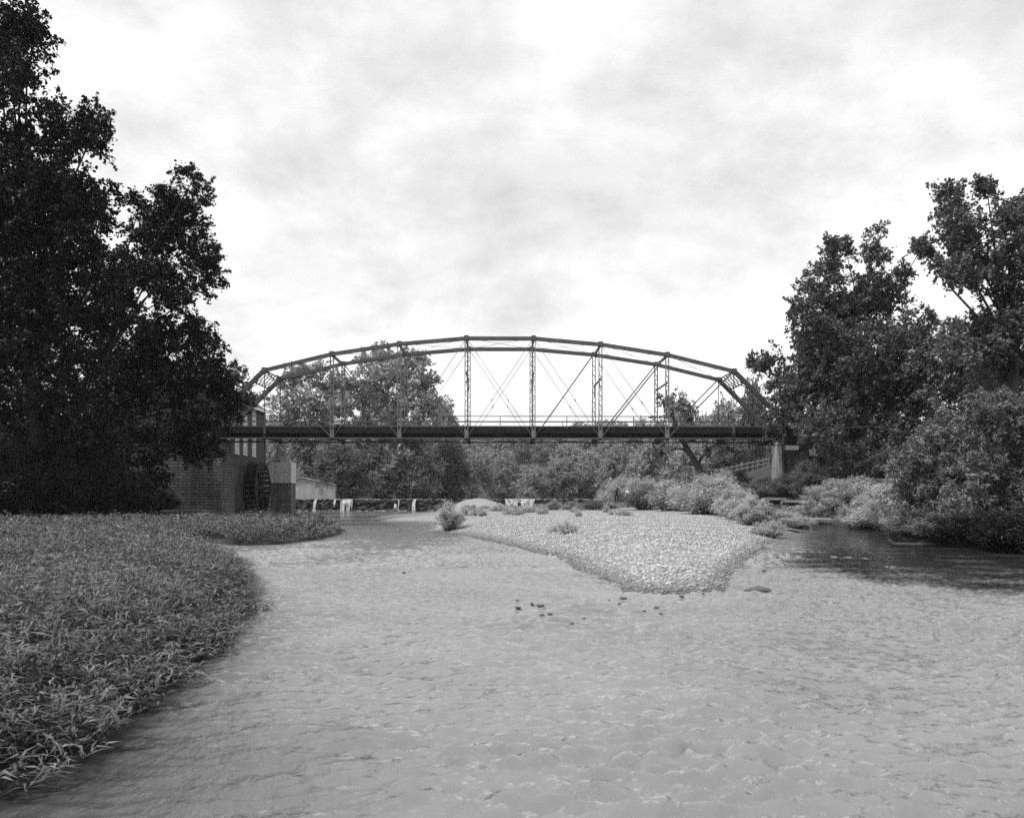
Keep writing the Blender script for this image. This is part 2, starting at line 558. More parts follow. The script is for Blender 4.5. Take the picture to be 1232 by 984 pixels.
def leaf_quads(P, Nrm, size, aspect=0.6):
    """one rhombic leaf per point"""
    n = len(P)
    t = np.cross(Nrm, rand_unit(n))
    t /= np.linalg.norm(t, axis=1, keepdims=True) + 1e-9
    b = np.cross(Nrm, t)
    L = (size * rng.uniform(0.65, 1.35, n))[:, None]
    W = L * aspect
    v = np.stack([P - t * L * .5, P + b * W * .5 + Nrm * L * .08, P + t * L * .5, P - b * W * .5 + Nrm * L * .08], 1).reshape(-1, 3)
    f = np.arange(4 * n).reshape(n, 4)
    return v, f


def crown_from_blobs(blobs, dens, leaf, rc=(0.55, 1.25), up=0.35, hole=0.0, seed=0, asp=0.72, fill=0.8):
    """leafy sprays pointing outwards from the limbs; blobs: (cx,cy,cz,rx,ry,rz)"""
    cl = []; dr = []
    for (cx, cy, cz, rx, ry, rz) in blobs:
        area = (rx * ry + ry * rz + rx * rz)
        n = max(5, int(area * 2.4 * dens))
        u = rand_unit(n)
        r = rng.uniform(0.08, 1.0, n) ** 0.5
        r = r * (1 + 0.16 * rng.normal(size=n)) * (0.86 + .16 * wob(u[:, 0] * 2, u[:, 1] * 2 + u[:, 2] * 3, 1.0, seed + 3))
        p = u * r[:, None] * np.array([rx, ry, rz]) * .92 + np.array([cx, cy, cz])
        cl.append(p)
        d = u * 0.75 + rand_unit(n) * 0.75 + np.array([0, 0, up])
        dr.append(d / np.linalg.norm(d, axis=1, keepdims=True))
    C = np.concatenate(cl); Dr = np.concatenate(dr)
    if hole:
        sc_ = 1.6 * (rc[0] + rc[1])
        w = wob(C[:, 0] + C[:, 1] * .6, C[:, 2] * 1.25 + C[:, 1] * .4, sc_, seed)
        k = w > -1 + hole * 2.2
        C, Dr = C[k], Dr[k]
    R = rng.uniform(rc[0], rc[1], len(C))
    l = R * rng.uniform(1.0, 2.5, len(C)); sg = R * rng.uniform(.2, .36, len(C))
    cnt = (fill * 4 * l * sg / (leaf ** 2 * .5 * asp)).astype(int) + 3
    idx = np.repeat(np.arange(len(C)), cnt)
    t = rng.uniform(0, 1, len(idx)) ** .85
    off = rng.normal(size=(len(idx), 3)) * (sg[idx] * (1.05 - .75 * t))[:, None]
    P = C[idx] + Dr[idx] * (l[idx] * (t - .35))[:, None] + off
    P[:, 2] -= .10 * l[idx] * t ** 2
    nr = rand_unit(len(idx)) * 0.75 + Dr[idx] * .25 + np.array([0, 0, .5])
    nr /= np.linalg.norm(nr, axis=1, keepdims=True)
    v, f = leaf_quads(P, nr, leaf, asp)
    return v, f, C


def limbs_mesh(base, fork, blobs, C, r0, nclump=70, lean=None):
    mb = MB()
    base = Vector(base); fork = Vector(fork)
    mid = base.lerp(fork, 0.5) + Vector((random.uniform(-.4, .4), random.uniform(-.3, .3), 0))
    mb.tube([base - Vector((0, 0, 0.4)), base + Vector((0, 0, .5)), mid, fork], [r0 * 1.5, r0 * 1.05, r0 * .85, r0 * .7], 10)
    cents = [Vector(b[:3]) for b in blobs]
    for c in cents:
        s = fork if c.z > fork.z else base.lerp(fork, max(0.35, min(1, (c.z - base.z) / max(.1, fork.z - base.z) * .8)))
        k = s.lerp(c, .5) + Vector((random.uniform(-.8, .8), random.uniform(-.8, .8), random.uniform(.2, 1.0)))
        mb.tube([s, k, c], [r0 * .26, r0 * .17, r0 * .08], 6, cap=False)
    cn = np.array([tuple(c) for c in cents])
    for i in rng.choice(len(C), min(nclump, len(C)), replace=False):
        p = C[i]
        j = int(np.argmin(((cn - p) ** 2).sum(1)))
        a = Vector(cn[j]); q = Vector(p)
        m_ = a.lerp(q, .5) + Vector((random.uniform(-.3, .3), random.uniform(-.3, .3), random.uniform(0, .4)))
        mb.tube([a, m_, q], [r0 * .10, r0 * .07, r0 * .03], 4, cap=False)
    return mb


def px_tree(name, label, cat, D, base_px, blobs_px, leaf, mat, dens=1.0, r0=0.4, base_y=None, fork=None, depth=1.0, hole=0.0,
            seed=0, group=None, rc=(0.40, 0.95), nclump=70, asp=0.72, fill=0.8):
    k = D / F
    bx = (base_px - CX) * k
    by = D if base_y is None else base_y
    base = Vector((bx, by, bz(bx, by)))
    root = empty(name, base)
    tag(root, label, cat, group)
    blobs = []
    for b in blobs_px:
        px, py, rx, rz = b[:4]
        dy = b[4] if len(b) > 4 else random.uniform(-2.0, 2.0)
        c = at(px, py, D)
        rr = (rx + rz) / 2 * k
        blobs.append((c.x - base.x, D + dy - base.y, c.z - base.z, rx * k, rr * depth, rz * k))
    core = list(blobs)
    for (cx, cy, cz, rx, ry, rz) in core:
        for q in rand_unit(3):
            sc_ = random.uniform(.16, .32)
            if cz + q[2] * rz * .95 > 1.0:
                blobs.append((cx + q[0] * rx * .95, cy + q[1] * ry * .95, cz + q[2] * rz * .95, rx * sc_, ry * sc_, rz * sc_))
    v, f, C = crown_from_blobs(blobs, dens, leaf, rc=rc, hole=hole, seed=seed, asp=asp, fill=fill)
    blobs = core
    v = v[:, :]
    zmin = 0.25
    keep = v.reshape(-1, 4, 3)[:, :, 2].min(1) > zmin
    f = f[keep]
    link('crown', np_mesh('crown', v, f), mat, root)
    fk = at(*fork, D) - base if fork else Vector((0, 0, max(b[2] for b in blobs) * .45))
    if fork: fk.y = 0
    limbs_mesh((0, 0, 0), fk, blobs, C, r0, nclump).build('trunk', M['bark'], root, True)
    return root


def build_near_trees():
    g = 'tall trees on the left bank'
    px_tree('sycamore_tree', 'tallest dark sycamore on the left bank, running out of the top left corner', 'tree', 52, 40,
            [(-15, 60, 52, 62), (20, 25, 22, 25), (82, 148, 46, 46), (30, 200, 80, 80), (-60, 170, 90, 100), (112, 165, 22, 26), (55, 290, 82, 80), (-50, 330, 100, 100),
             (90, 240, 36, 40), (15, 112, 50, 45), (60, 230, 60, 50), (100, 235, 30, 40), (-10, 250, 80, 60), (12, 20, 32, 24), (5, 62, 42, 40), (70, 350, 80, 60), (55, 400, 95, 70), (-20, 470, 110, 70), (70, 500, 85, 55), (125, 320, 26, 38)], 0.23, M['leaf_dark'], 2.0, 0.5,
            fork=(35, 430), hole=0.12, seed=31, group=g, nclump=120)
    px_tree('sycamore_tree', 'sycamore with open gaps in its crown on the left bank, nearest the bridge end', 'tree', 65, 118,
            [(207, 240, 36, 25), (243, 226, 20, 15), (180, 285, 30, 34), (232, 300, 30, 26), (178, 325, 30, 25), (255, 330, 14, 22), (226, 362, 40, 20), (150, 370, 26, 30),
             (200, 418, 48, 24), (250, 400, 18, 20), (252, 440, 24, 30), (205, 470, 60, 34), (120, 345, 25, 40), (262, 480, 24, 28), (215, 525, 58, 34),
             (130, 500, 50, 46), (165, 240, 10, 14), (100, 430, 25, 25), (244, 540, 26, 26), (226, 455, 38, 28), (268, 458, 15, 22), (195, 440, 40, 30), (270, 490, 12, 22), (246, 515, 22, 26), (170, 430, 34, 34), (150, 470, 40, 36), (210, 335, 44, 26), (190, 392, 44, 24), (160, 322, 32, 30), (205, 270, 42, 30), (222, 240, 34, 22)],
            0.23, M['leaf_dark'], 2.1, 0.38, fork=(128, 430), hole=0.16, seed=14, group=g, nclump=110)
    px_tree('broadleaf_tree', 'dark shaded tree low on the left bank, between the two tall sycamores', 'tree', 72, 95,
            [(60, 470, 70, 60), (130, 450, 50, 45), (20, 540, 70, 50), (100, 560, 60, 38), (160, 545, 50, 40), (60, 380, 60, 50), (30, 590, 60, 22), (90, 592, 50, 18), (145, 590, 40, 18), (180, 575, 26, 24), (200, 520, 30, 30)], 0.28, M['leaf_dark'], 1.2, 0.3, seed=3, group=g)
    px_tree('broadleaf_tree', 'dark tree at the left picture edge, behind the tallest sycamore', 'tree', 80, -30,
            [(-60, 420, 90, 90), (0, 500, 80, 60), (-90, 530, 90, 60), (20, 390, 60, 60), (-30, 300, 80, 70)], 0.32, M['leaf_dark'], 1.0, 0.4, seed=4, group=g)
    px_tree('broadleaf_tree', 'lighter rounded tree top showing behind the left end of the bridge', 'tree', 104, 262,
            [(284, 462, 17, 22), (296, 478, 15, 18), (268, 490, 30, 25), (250, 520, 35, 30), (282, 445, 9, 10)], 0.34, M['leaf_right'], 1.1, 0.3, seed=5)
    # right bank
    g = 'trees on the right bank'
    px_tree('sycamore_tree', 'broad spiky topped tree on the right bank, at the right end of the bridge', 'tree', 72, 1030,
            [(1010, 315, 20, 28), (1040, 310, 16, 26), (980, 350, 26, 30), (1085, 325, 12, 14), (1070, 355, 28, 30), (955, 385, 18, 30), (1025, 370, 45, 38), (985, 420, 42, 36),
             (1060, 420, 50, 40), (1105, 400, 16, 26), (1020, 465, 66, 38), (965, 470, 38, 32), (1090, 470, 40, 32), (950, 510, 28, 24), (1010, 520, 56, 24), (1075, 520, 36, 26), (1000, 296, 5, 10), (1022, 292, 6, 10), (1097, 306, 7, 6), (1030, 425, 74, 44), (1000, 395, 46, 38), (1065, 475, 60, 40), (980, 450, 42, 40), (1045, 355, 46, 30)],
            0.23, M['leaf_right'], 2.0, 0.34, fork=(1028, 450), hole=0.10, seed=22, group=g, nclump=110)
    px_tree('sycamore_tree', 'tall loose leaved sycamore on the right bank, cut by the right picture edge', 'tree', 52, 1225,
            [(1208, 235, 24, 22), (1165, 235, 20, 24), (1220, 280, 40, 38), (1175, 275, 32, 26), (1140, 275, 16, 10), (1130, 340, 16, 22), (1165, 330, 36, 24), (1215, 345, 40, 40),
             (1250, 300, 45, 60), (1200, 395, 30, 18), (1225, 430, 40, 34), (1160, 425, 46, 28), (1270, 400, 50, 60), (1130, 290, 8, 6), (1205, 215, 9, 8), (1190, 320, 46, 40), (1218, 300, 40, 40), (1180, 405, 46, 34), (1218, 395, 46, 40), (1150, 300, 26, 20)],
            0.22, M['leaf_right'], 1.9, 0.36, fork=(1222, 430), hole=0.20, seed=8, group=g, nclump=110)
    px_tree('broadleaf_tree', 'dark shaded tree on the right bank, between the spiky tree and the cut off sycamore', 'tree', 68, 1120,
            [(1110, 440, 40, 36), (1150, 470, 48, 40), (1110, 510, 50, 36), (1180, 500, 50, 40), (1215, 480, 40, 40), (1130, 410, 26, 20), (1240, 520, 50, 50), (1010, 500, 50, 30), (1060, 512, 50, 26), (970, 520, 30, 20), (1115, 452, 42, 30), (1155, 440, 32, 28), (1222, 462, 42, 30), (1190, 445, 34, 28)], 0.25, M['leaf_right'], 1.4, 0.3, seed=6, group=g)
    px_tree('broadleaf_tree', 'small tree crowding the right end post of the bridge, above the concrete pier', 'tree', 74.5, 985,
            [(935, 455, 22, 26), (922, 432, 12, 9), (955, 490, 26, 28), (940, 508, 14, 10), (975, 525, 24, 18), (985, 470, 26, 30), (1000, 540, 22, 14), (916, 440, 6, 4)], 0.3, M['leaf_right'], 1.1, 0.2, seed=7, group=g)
    px_tree('cedar_tree', 'low dark tree with drooping boughs on the right bank, behind the willow shrubs', 'tree', 67.5, 1040,
            [(1000, 545, 22, 12), (1040, 540, 30, 15), (1075, 550, 30, 16), (1030, 562, 34, 12), (1100, 540, 30, 24)], 0.24, M['leaf_right'], 1.0, 0.16, seed=9, group=g)


def proto_tree(mat, H, W, leaf, nb, dens, seed, lean=0.0):
    global rng
    rng_s = np.random.default_rng(seed)
    blobs = []
    for i in range(nb):
        t = (i + .5) / nb
        z = H * (0.16 + 0.76 * t)
        rad = W * .5 * math.sin(math.pi * (0.18 + 0.74 * t)) ** .8
        a = i * 2.4 + rng_s.uniform(0, 1)
        rr = W * rng_s.uniform(.15, .30)
        q = max(0, rad - rr * .8)
        blobs.append((q * math.cos(a) + lean * z, q * math.sin(a), z, rr, rr, rr * .85))
    v, f, C = crown_from_blobs(blobs, dens * 1.3, leaf, rc=(H * .035, H * .08), fill=.8)
    crown = np_mesh('crown', v, f); crown.materials.append(mat)
    trunk = limbs_mesh((0, 0, 0), (lean * H * .4, 0, H * .42), blobs, C, H * .018, 20).mesh('trunk', True)
    trunk.materials.append(M['bark'])
    return crown, trunk


PROTOS = []


def place_tree(i, x, y, H, W, label, name='broadleaf_tree', group=None, z=None, rz=None):
    crown, trunk, h0, w0 = PROTOS[i]
    root = empty(name, (x, y, bz(x, y) - .1 if z is None else z), random.uniform(0, 6.28) if rz is None else rz)
    tag(root, label, 'tree', group)
    for nm, me in (('crown', crown), ('trunk', trunk)):
        o = link(nm, me, None, root)
        o.scale = (W / w0, W / w0, H / h0)
    return root


def build_valley_trees():
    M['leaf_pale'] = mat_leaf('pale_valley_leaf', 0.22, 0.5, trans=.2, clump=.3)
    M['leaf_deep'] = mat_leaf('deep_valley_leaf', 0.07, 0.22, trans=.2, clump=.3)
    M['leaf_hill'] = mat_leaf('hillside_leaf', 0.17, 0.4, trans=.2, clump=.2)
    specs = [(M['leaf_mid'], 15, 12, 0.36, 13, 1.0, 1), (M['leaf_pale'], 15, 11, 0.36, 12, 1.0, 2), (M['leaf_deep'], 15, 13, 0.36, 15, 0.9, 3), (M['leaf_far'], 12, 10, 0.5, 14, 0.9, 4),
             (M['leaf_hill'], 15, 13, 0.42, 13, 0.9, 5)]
    for s in specs:
        c, t = proto_tree(*s)
        PROTOS.append((c, t, s[1], s[2]))

    def pt(i, px, top, D, wpx, label, name='broadleaf_tree', group=None):
        x = (px - CX) / F * D
        z = bz(x, D)
        H = CAMZ + (HY - top) / F * D - z
        return place_tree(i, x, D, max(H, 2.5), wpx / F * D, label, name, group)
    # big individual trees beyond the mill and dam
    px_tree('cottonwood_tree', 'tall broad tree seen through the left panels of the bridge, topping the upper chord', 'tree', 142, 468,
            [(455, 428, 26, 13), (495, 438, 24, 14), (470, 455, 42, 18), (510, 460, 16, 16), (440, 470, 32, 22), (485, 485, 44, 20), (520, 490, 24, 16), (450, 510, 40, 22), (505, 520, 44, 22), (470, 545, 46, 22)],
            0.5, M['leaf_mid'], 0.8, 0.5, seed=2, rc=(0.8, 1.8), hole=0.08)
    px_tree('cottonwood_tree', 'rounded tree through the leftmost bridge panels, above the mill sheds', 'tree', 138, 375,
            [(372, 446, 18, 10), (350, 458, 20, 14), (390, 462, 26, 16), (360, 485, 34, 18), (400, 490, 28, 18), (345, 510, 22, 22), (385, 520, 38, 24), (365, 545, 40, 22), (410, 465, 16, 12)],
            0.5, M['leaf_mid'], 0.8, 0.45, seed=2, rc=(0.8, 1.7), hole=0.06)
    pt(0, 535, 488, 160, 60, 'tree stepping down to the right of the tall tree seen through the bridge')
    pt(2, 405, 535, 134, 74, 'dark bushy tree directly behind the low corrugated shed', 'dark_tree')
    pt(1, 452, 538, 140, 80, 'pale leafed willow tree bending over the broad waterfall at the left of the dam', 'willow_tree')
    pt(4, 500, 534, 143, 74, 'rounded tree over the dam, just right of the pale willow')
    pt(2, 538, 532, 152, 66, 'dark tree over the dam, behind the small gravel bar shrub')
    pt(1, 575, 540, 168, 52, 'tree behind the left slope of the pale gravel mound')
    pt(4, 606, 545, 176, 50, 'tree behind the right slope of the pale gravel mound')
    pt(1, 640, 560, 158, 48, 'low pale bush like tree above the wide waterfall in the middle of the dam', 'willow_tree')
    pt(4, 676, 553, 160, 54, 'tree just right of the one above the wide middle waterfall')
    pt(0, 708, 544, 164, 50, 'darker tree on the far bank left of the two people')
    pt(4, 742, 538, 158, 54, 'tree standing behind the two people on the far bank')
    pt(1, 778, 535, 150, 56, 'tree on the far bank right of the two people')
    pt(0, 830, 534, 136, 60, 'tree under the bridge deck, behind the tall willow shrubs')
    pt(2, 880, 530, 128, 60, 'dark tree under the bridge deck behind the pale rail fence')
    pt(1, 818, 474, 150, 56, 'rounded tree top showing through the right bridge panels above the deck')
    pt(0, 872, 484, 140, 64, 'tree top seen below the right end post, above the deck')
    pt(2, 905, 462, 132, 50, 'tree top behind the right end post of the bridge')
    pt(1, 330, 508, 120, 50, 'tree between the mill and the corrugated housing')
    # hillside trees
    r = random.Random(5)
    n = 0
    for k in range(400):
        D = r.uniform(190, 430); px = r.uniform(420, 860)
        x = (px - CX) / F * D
        if 615 < px < 690 and 230 < D < 330: continue          # grassy clearing
        if abs(x - (-2 + .03 * (D - 140) + 6 * math.sin(D / 60))) < 16 and D < 240: continue
        place_tree((4, 4, 0, 1)[r.randrange(4)] if D < 290 else 3, x, D, r.uniform(9, 15), r.uniform(9, 14),
                   'small distant tree on the wooded hillside seen under and over the bridge deck', group='distant trees on the valley hillside')
        n += 1
        if n >= 120: break
    # the far ridge reads as one mass
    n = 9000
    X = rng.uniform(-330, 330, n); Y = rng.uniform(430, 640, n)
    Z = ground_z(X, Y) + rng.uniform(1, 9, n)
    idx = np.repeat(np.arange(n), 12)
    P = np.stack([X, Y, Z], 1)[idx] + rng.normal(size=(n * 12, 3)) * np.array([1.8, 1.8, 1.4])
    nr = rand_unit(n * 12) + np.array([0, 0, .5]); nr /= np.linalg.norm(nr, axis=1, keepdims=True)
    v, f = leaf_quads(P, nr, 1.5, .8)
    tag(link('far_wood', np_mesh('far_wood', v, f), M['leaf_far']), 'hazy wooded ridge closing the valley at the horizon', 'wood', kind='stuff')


def shrub_meshes(H, W, nst, nleaf, leaf, seed, droop=0.2, asp=0.2):
    r = np.random.default_rng(seed)
    mb = MB(); P = []; Dv = []
    for s in range(nst):
        a = r.uniform(0, 6.28); q = r.uniform(0, 1) ** .6
        top = np.array([math.cos(a) * W * .5 * q, math.sin(a) * W * .5 * q, H * (1 - .5 * q ** 2) * r.uniform(.45, 1.15)])
        base = np.array([math.cos(a), math.sin(a), 0]) * W * .16 * q
        mid = base * .45 + top * .55 + np.array([0, 0, H * .12])
        mb.tube([base, mid, top], [.012 * H ** .5, .008 * H ** .5, .003], 4, cap=False)
        t = r.uniform(.18, 1.0, nleaf) ** .75
        p = ((1 - t) ** 2)[:, None] * base + (2 * t * (1 - t))[:, None] * mid + (t ** 2)[:, None] * top
        sp = r.normal(size=(nleaf, 3)) * W * .045
        P.append(p + sp)
        d = r.normal(size=(nleaf, 3)); d[:, 2] = d[:, 2] * .5 + .35 - droop
        Dv.append(d / np.linalg.norm(d, axis=1, keepdims=True))
    P = np.concatenate(P); Dv = np.concatenate(Dv); n = len(P)
    keep = P[:, 2] > 0.03
    P, Dv = P[keep], Dv[keep]; n = len(P)
    sd = np.cross(Dv, np.array([0, 0, 1.]) + .5 * r.normal(size=(n, 3)))
    sd /= np.linalg.norm(sd, axis=1, keepdims=True) + 1e-9
    L = leaf * r.uniform(.6, 1.4, n)[:, None]
    v = np.stack([P, P + Dv * L * .45 + sd * L * asp, P + Dv * L + np.array([0, 0, -.12]) * L, P + Dv * L * .45 - sd * L * asp], 1).reshape(-1, 3)
    return np_mesh('foliage', v, np.arange(4 * n).reshape(n, 4)), mb.mesh('stems')


def build_shrubs():
    A = [shrub_meshes(2.0, 2.2, 70, 210, .13, 1, droop=0, asp=.12) + (2.0, 2.2), shrub_meshes(2.2, 3.0, 90, 220, .14, 2, droop=0, asp=.12) + (2.2, 3.0), shrub_meshes(1.4, 2.2, 70, 180, .12, 3, droop=0, asp=.12) + (1.4, 2.2)]
    tuft = shrub_meshes(.45, .8, 34, 26, .10, 4, asp=.12) + (.45, .8)
    for fo, st, h, w in A + [tuft]:
        fo.materials.append(M['leaf_willow']); st.materials.append(M['stem'])

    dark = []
    shade = []  # shrub copies in near-black leaves, shade painted into the leaf colour
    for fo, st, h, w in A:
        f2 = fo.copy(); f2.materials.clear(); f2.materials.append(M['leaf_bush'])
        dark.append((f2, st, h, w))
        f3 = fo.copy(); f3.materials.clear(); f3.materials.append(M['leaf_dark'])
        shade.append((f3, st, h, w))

    def place(p, px, D, h, w, label, name='willow_shrub', group=None, dz=0.0):
        fo, st, h0, w0 = p
        x = (px - CX) / F * D
        root = empty(name, (x, D, max(bz(x, D), 0) - .03 + dz), random.uniform(0, 6.28))
        tag(root, label, 'shrub', group)
        for nm, me in (('foliage', fo), ('stems', st)):
            o = link(nm, me, None, root); o.scale = (w / w0, w / w0, h / h0)
        return root
    place(A[0], 539, 45, 1.45, 2.0, 'lone rounded willow shrub on the left tip of the gravel bar by the water')
    place(tuft, 683, 34, .55, 1.1, 'small weed tuft on the pale cobbles, near the left edge of the gravel bar', 'weed_tuft')
    place(tuft, 668, 36, .3, .7, 'tiny weed tuft on the cobbles beside the larger tuft', 'weed_tuft')
    g = 'willow shrubs along the back of the gravel bar'
    L = [(A[1], 850, 64, 2.9, 6.2, 'largest pale willow shrub behind the gravel bar, right of the middle'),
         (A[0], 806, 74, 2.5, 4.2, 'pale willow shrub left of the largest one behind the gravel bar'),
         (A[2], 775, 84, 2.4, 4.2, 'pale willow shrub right of the two people'),
         (A[1], 885, 58, 2.1, 3.4, 'willow shrub stepping down on the right of the largest one'),
         (A[0], 908, 46, 1.5, 2.6, 'low leafy shrub at the right edge of the cobbles'),
         (A[2], 892, 52, 1.4, 2.8, 'dark based shrub on the right shoulder of the gravel bar'),
         (A[1], 935, 46, 1.0, 2.6, 'low spreading shrub at the dark water, right of the gravel bar'),
         (A[2], 925, 39, .75, 1.7, 'lowest shrub trailing into the dark water off the gravel bar'),
         (A[1], 955, 52, 0.9, 2.6, 'low shrub on the spit at the mouth of the side channel'),
         (A[0], 830, 80, 3.4, 4.4, 'tall willow shrub below the leaning dark trunk'),
         (A[2], 868, 78, 3.0, 4.2, 'willow shrub below the rail fence, behind the largest shrub'),
         (A[1], 800, 95, 2.6, 6.0, 'pale shrub mass on the far shore under the bridge, right of the people'),
         (A[0], 732, 88, .7, 2.4, 'low pale shrub in front of the two people'),
         (A[1], 748, 108, 3.6, 6.0, 'pale shrub directly behind the dark clothed person'),
         (A[2], 772, 107, 3.4, 5.0, 'pale shrub directly behind the stooping person'),
         (A[2], 712, 84, .9, 2.6, 'low shrub left of the two people'),
         (A[1], 690, 80, .9, 2.4, 'low shrub at the back of the bar, right of the wide waterfall'),
         (A[0], 668, 88, 1.0, 2.2, 'low shrub in front of the dark end of the wide waterfall')]
    for p, px, D, h, w, lab in L:
        place(p, px, D, h, w, lab, group=g)
    g2 = 'small weed tufts dotted over the gravel bar'
    r = random.Random(3)
    for k in range(46):
        D = r.uniform(52, 100); px = r.uniform(560, 780) if k > 12 else r.uniform(555, 660)
        x = (px - CX) / F * D
        place(tuft, px, D, r.uniform(.25, .7), r.uniform(.6, 1.5), 'small weed tuft dotted among others on the back of the gravel bar', 'weed_tuft', g2)
    g3 = 'shrubs along the right bank'
    L = [(A[1], 1000, 66, 1.8, 4.8, 'pale bank shrub at the left of the right bank row, over the side channel'),
         (A[0], 1035, 62, 2.0, 4.6, 'pale tall bank shrub in the middle of the right bank row'),
         (A[1], 1066, 57, 2.0, 4.4, 'pale bank shrub against the left side of the big dark bush'),
         (A[2], 1020, 63, 1.2, 3.6, 'low shrub at the waterline under the tall pale bank shrub'),
         (A[2], 1060, 55, 1.2, 3.4, 'low shrub at the waterline beside the big dark bush'),
         (A[0], 975, 64, 1.7, 3.0, 'shrub below the rock ledges of the right bank'),
         (A[2], 1046, 51.5, 1.2, 3.2, 'low shrub at the tip of the right bank where the side channel turns'),
         (A[0], 1030, 57.5, 1.5, 3.4, 'shrub at the mouth of the side channel before the pale tall bank shrub')]
    for p, px, D, h, w, lab in L:
        place(p, px, D, h, w, lab, group=g3)
    for px, D, h, w, lab in [(905, 74, 2.0, 4, 'dark weedy shrub below the concrete pier on its left'), (942, 72, 1.9, 4, 'dark weedy shrub at the foot of the concrete pier'),
                             (978, 72, 2.4, 4, 'dark weedy shrub among the ledges right of the pier'), (880, 84, 2.2, 4.5, 'dark shrub under the deck left of the pier'),
                             (1030, 64, 1.4, 4, 'dark shrub above the pale right bank shrubs')]:
        place(dark[1], px, D, h, w, lab, 'dark_shrub', g3)
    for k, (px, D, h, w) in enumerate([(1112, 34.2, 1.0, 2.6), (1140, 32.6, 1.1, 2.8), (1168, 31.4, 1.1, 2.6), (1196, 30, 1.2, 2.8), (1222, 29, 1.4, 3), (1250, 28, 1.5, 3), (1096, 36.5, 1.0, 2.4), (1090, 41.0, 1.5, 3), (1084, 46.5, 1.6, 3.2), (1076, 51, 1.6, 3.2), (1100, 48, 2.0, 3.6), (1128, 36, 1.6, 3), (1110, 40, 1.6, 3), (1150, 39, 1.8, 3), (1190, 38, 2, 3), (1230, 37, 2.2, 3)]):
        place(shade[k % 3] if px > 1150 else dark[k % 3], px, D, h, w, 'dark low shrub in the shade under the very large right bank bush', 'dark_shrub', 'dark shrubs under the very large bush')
    # understory of the left trees, near-black leaf colour standing in for the shade
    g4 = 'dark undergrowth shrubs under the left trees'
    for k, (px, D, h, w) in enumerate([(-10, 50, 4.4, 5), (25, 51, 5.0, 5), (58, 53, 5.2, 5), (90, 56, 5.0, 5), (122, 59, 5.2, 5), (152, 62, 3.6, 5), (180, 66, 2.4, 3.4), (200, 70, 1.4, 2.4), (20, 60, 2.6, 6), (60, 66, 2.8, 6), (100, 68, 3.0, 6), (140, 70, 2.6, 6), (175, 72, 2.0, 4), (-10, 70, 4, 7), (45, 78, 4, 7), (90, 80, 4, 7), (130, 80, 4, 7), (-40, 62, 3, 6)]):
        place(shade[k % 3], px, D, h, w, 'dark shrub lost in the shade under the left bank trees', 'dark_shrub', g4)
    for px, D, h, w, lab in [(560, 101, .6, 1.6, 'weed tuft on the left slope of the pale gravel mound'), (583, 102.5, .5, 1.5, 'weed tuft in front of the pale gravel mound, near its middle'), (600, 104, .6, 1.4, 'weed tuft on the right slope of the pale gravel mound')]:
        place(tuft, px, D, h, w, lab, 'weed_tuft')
    place(A[2], 248, 52, .75, 2.2, 'darker weedy clump rising out of the leafy plants on the left bank', 'weedy_clump')
    # the big bushes on the right
    px_tree('bank_bush', 'very large bush overhanging the dark water on the right bank', 'bush', 34, 1175,
            [(1150, 520, 34, 28), (1185, 500, 36, 30), (1220, 500, 34, 34), (1130, 555, 38, 34), (1180, 560, 50, 46), (1230, 560, 40, 50), (1112, 595, 26, 26), (1150, 610, 40, 32), (1200, 615, 44, 34), (1250, 610, 40, 40), (1100, 625, 22, 18), (1270, 520, 40, 50), (1160, 640, 40, 14), (1120, 642, 30, 10), (1200, 650, 50, 12), (1240, 640, 40, 24), (1180, 635, 40, 24), (1090, 640, 20, 8), (1140, 585, 40, 40)],
            0.20, M['leaf_bush'], 5.5, 0.08, seed=4, rc=(0.25, 0.55), nclump=200, depth=.9, base_y=35.0, asp=.3, fill=1.1)
    px_tree('bank_bush', 'smaller pale topped bush leaning out at the left foot of the very large bush', 'bush', 37, 1092,
            [(1085, 600, 20, 22), (1098, 575, 18, 18), (1078, 622, 22, 14), (1105, 620, 20, 18)],
            0.17, M['leaf_willow'], 3.0, 0.05, seed=4, rc=(0.22, 0.45), nclump=60, asp=.25, fill=1.0)


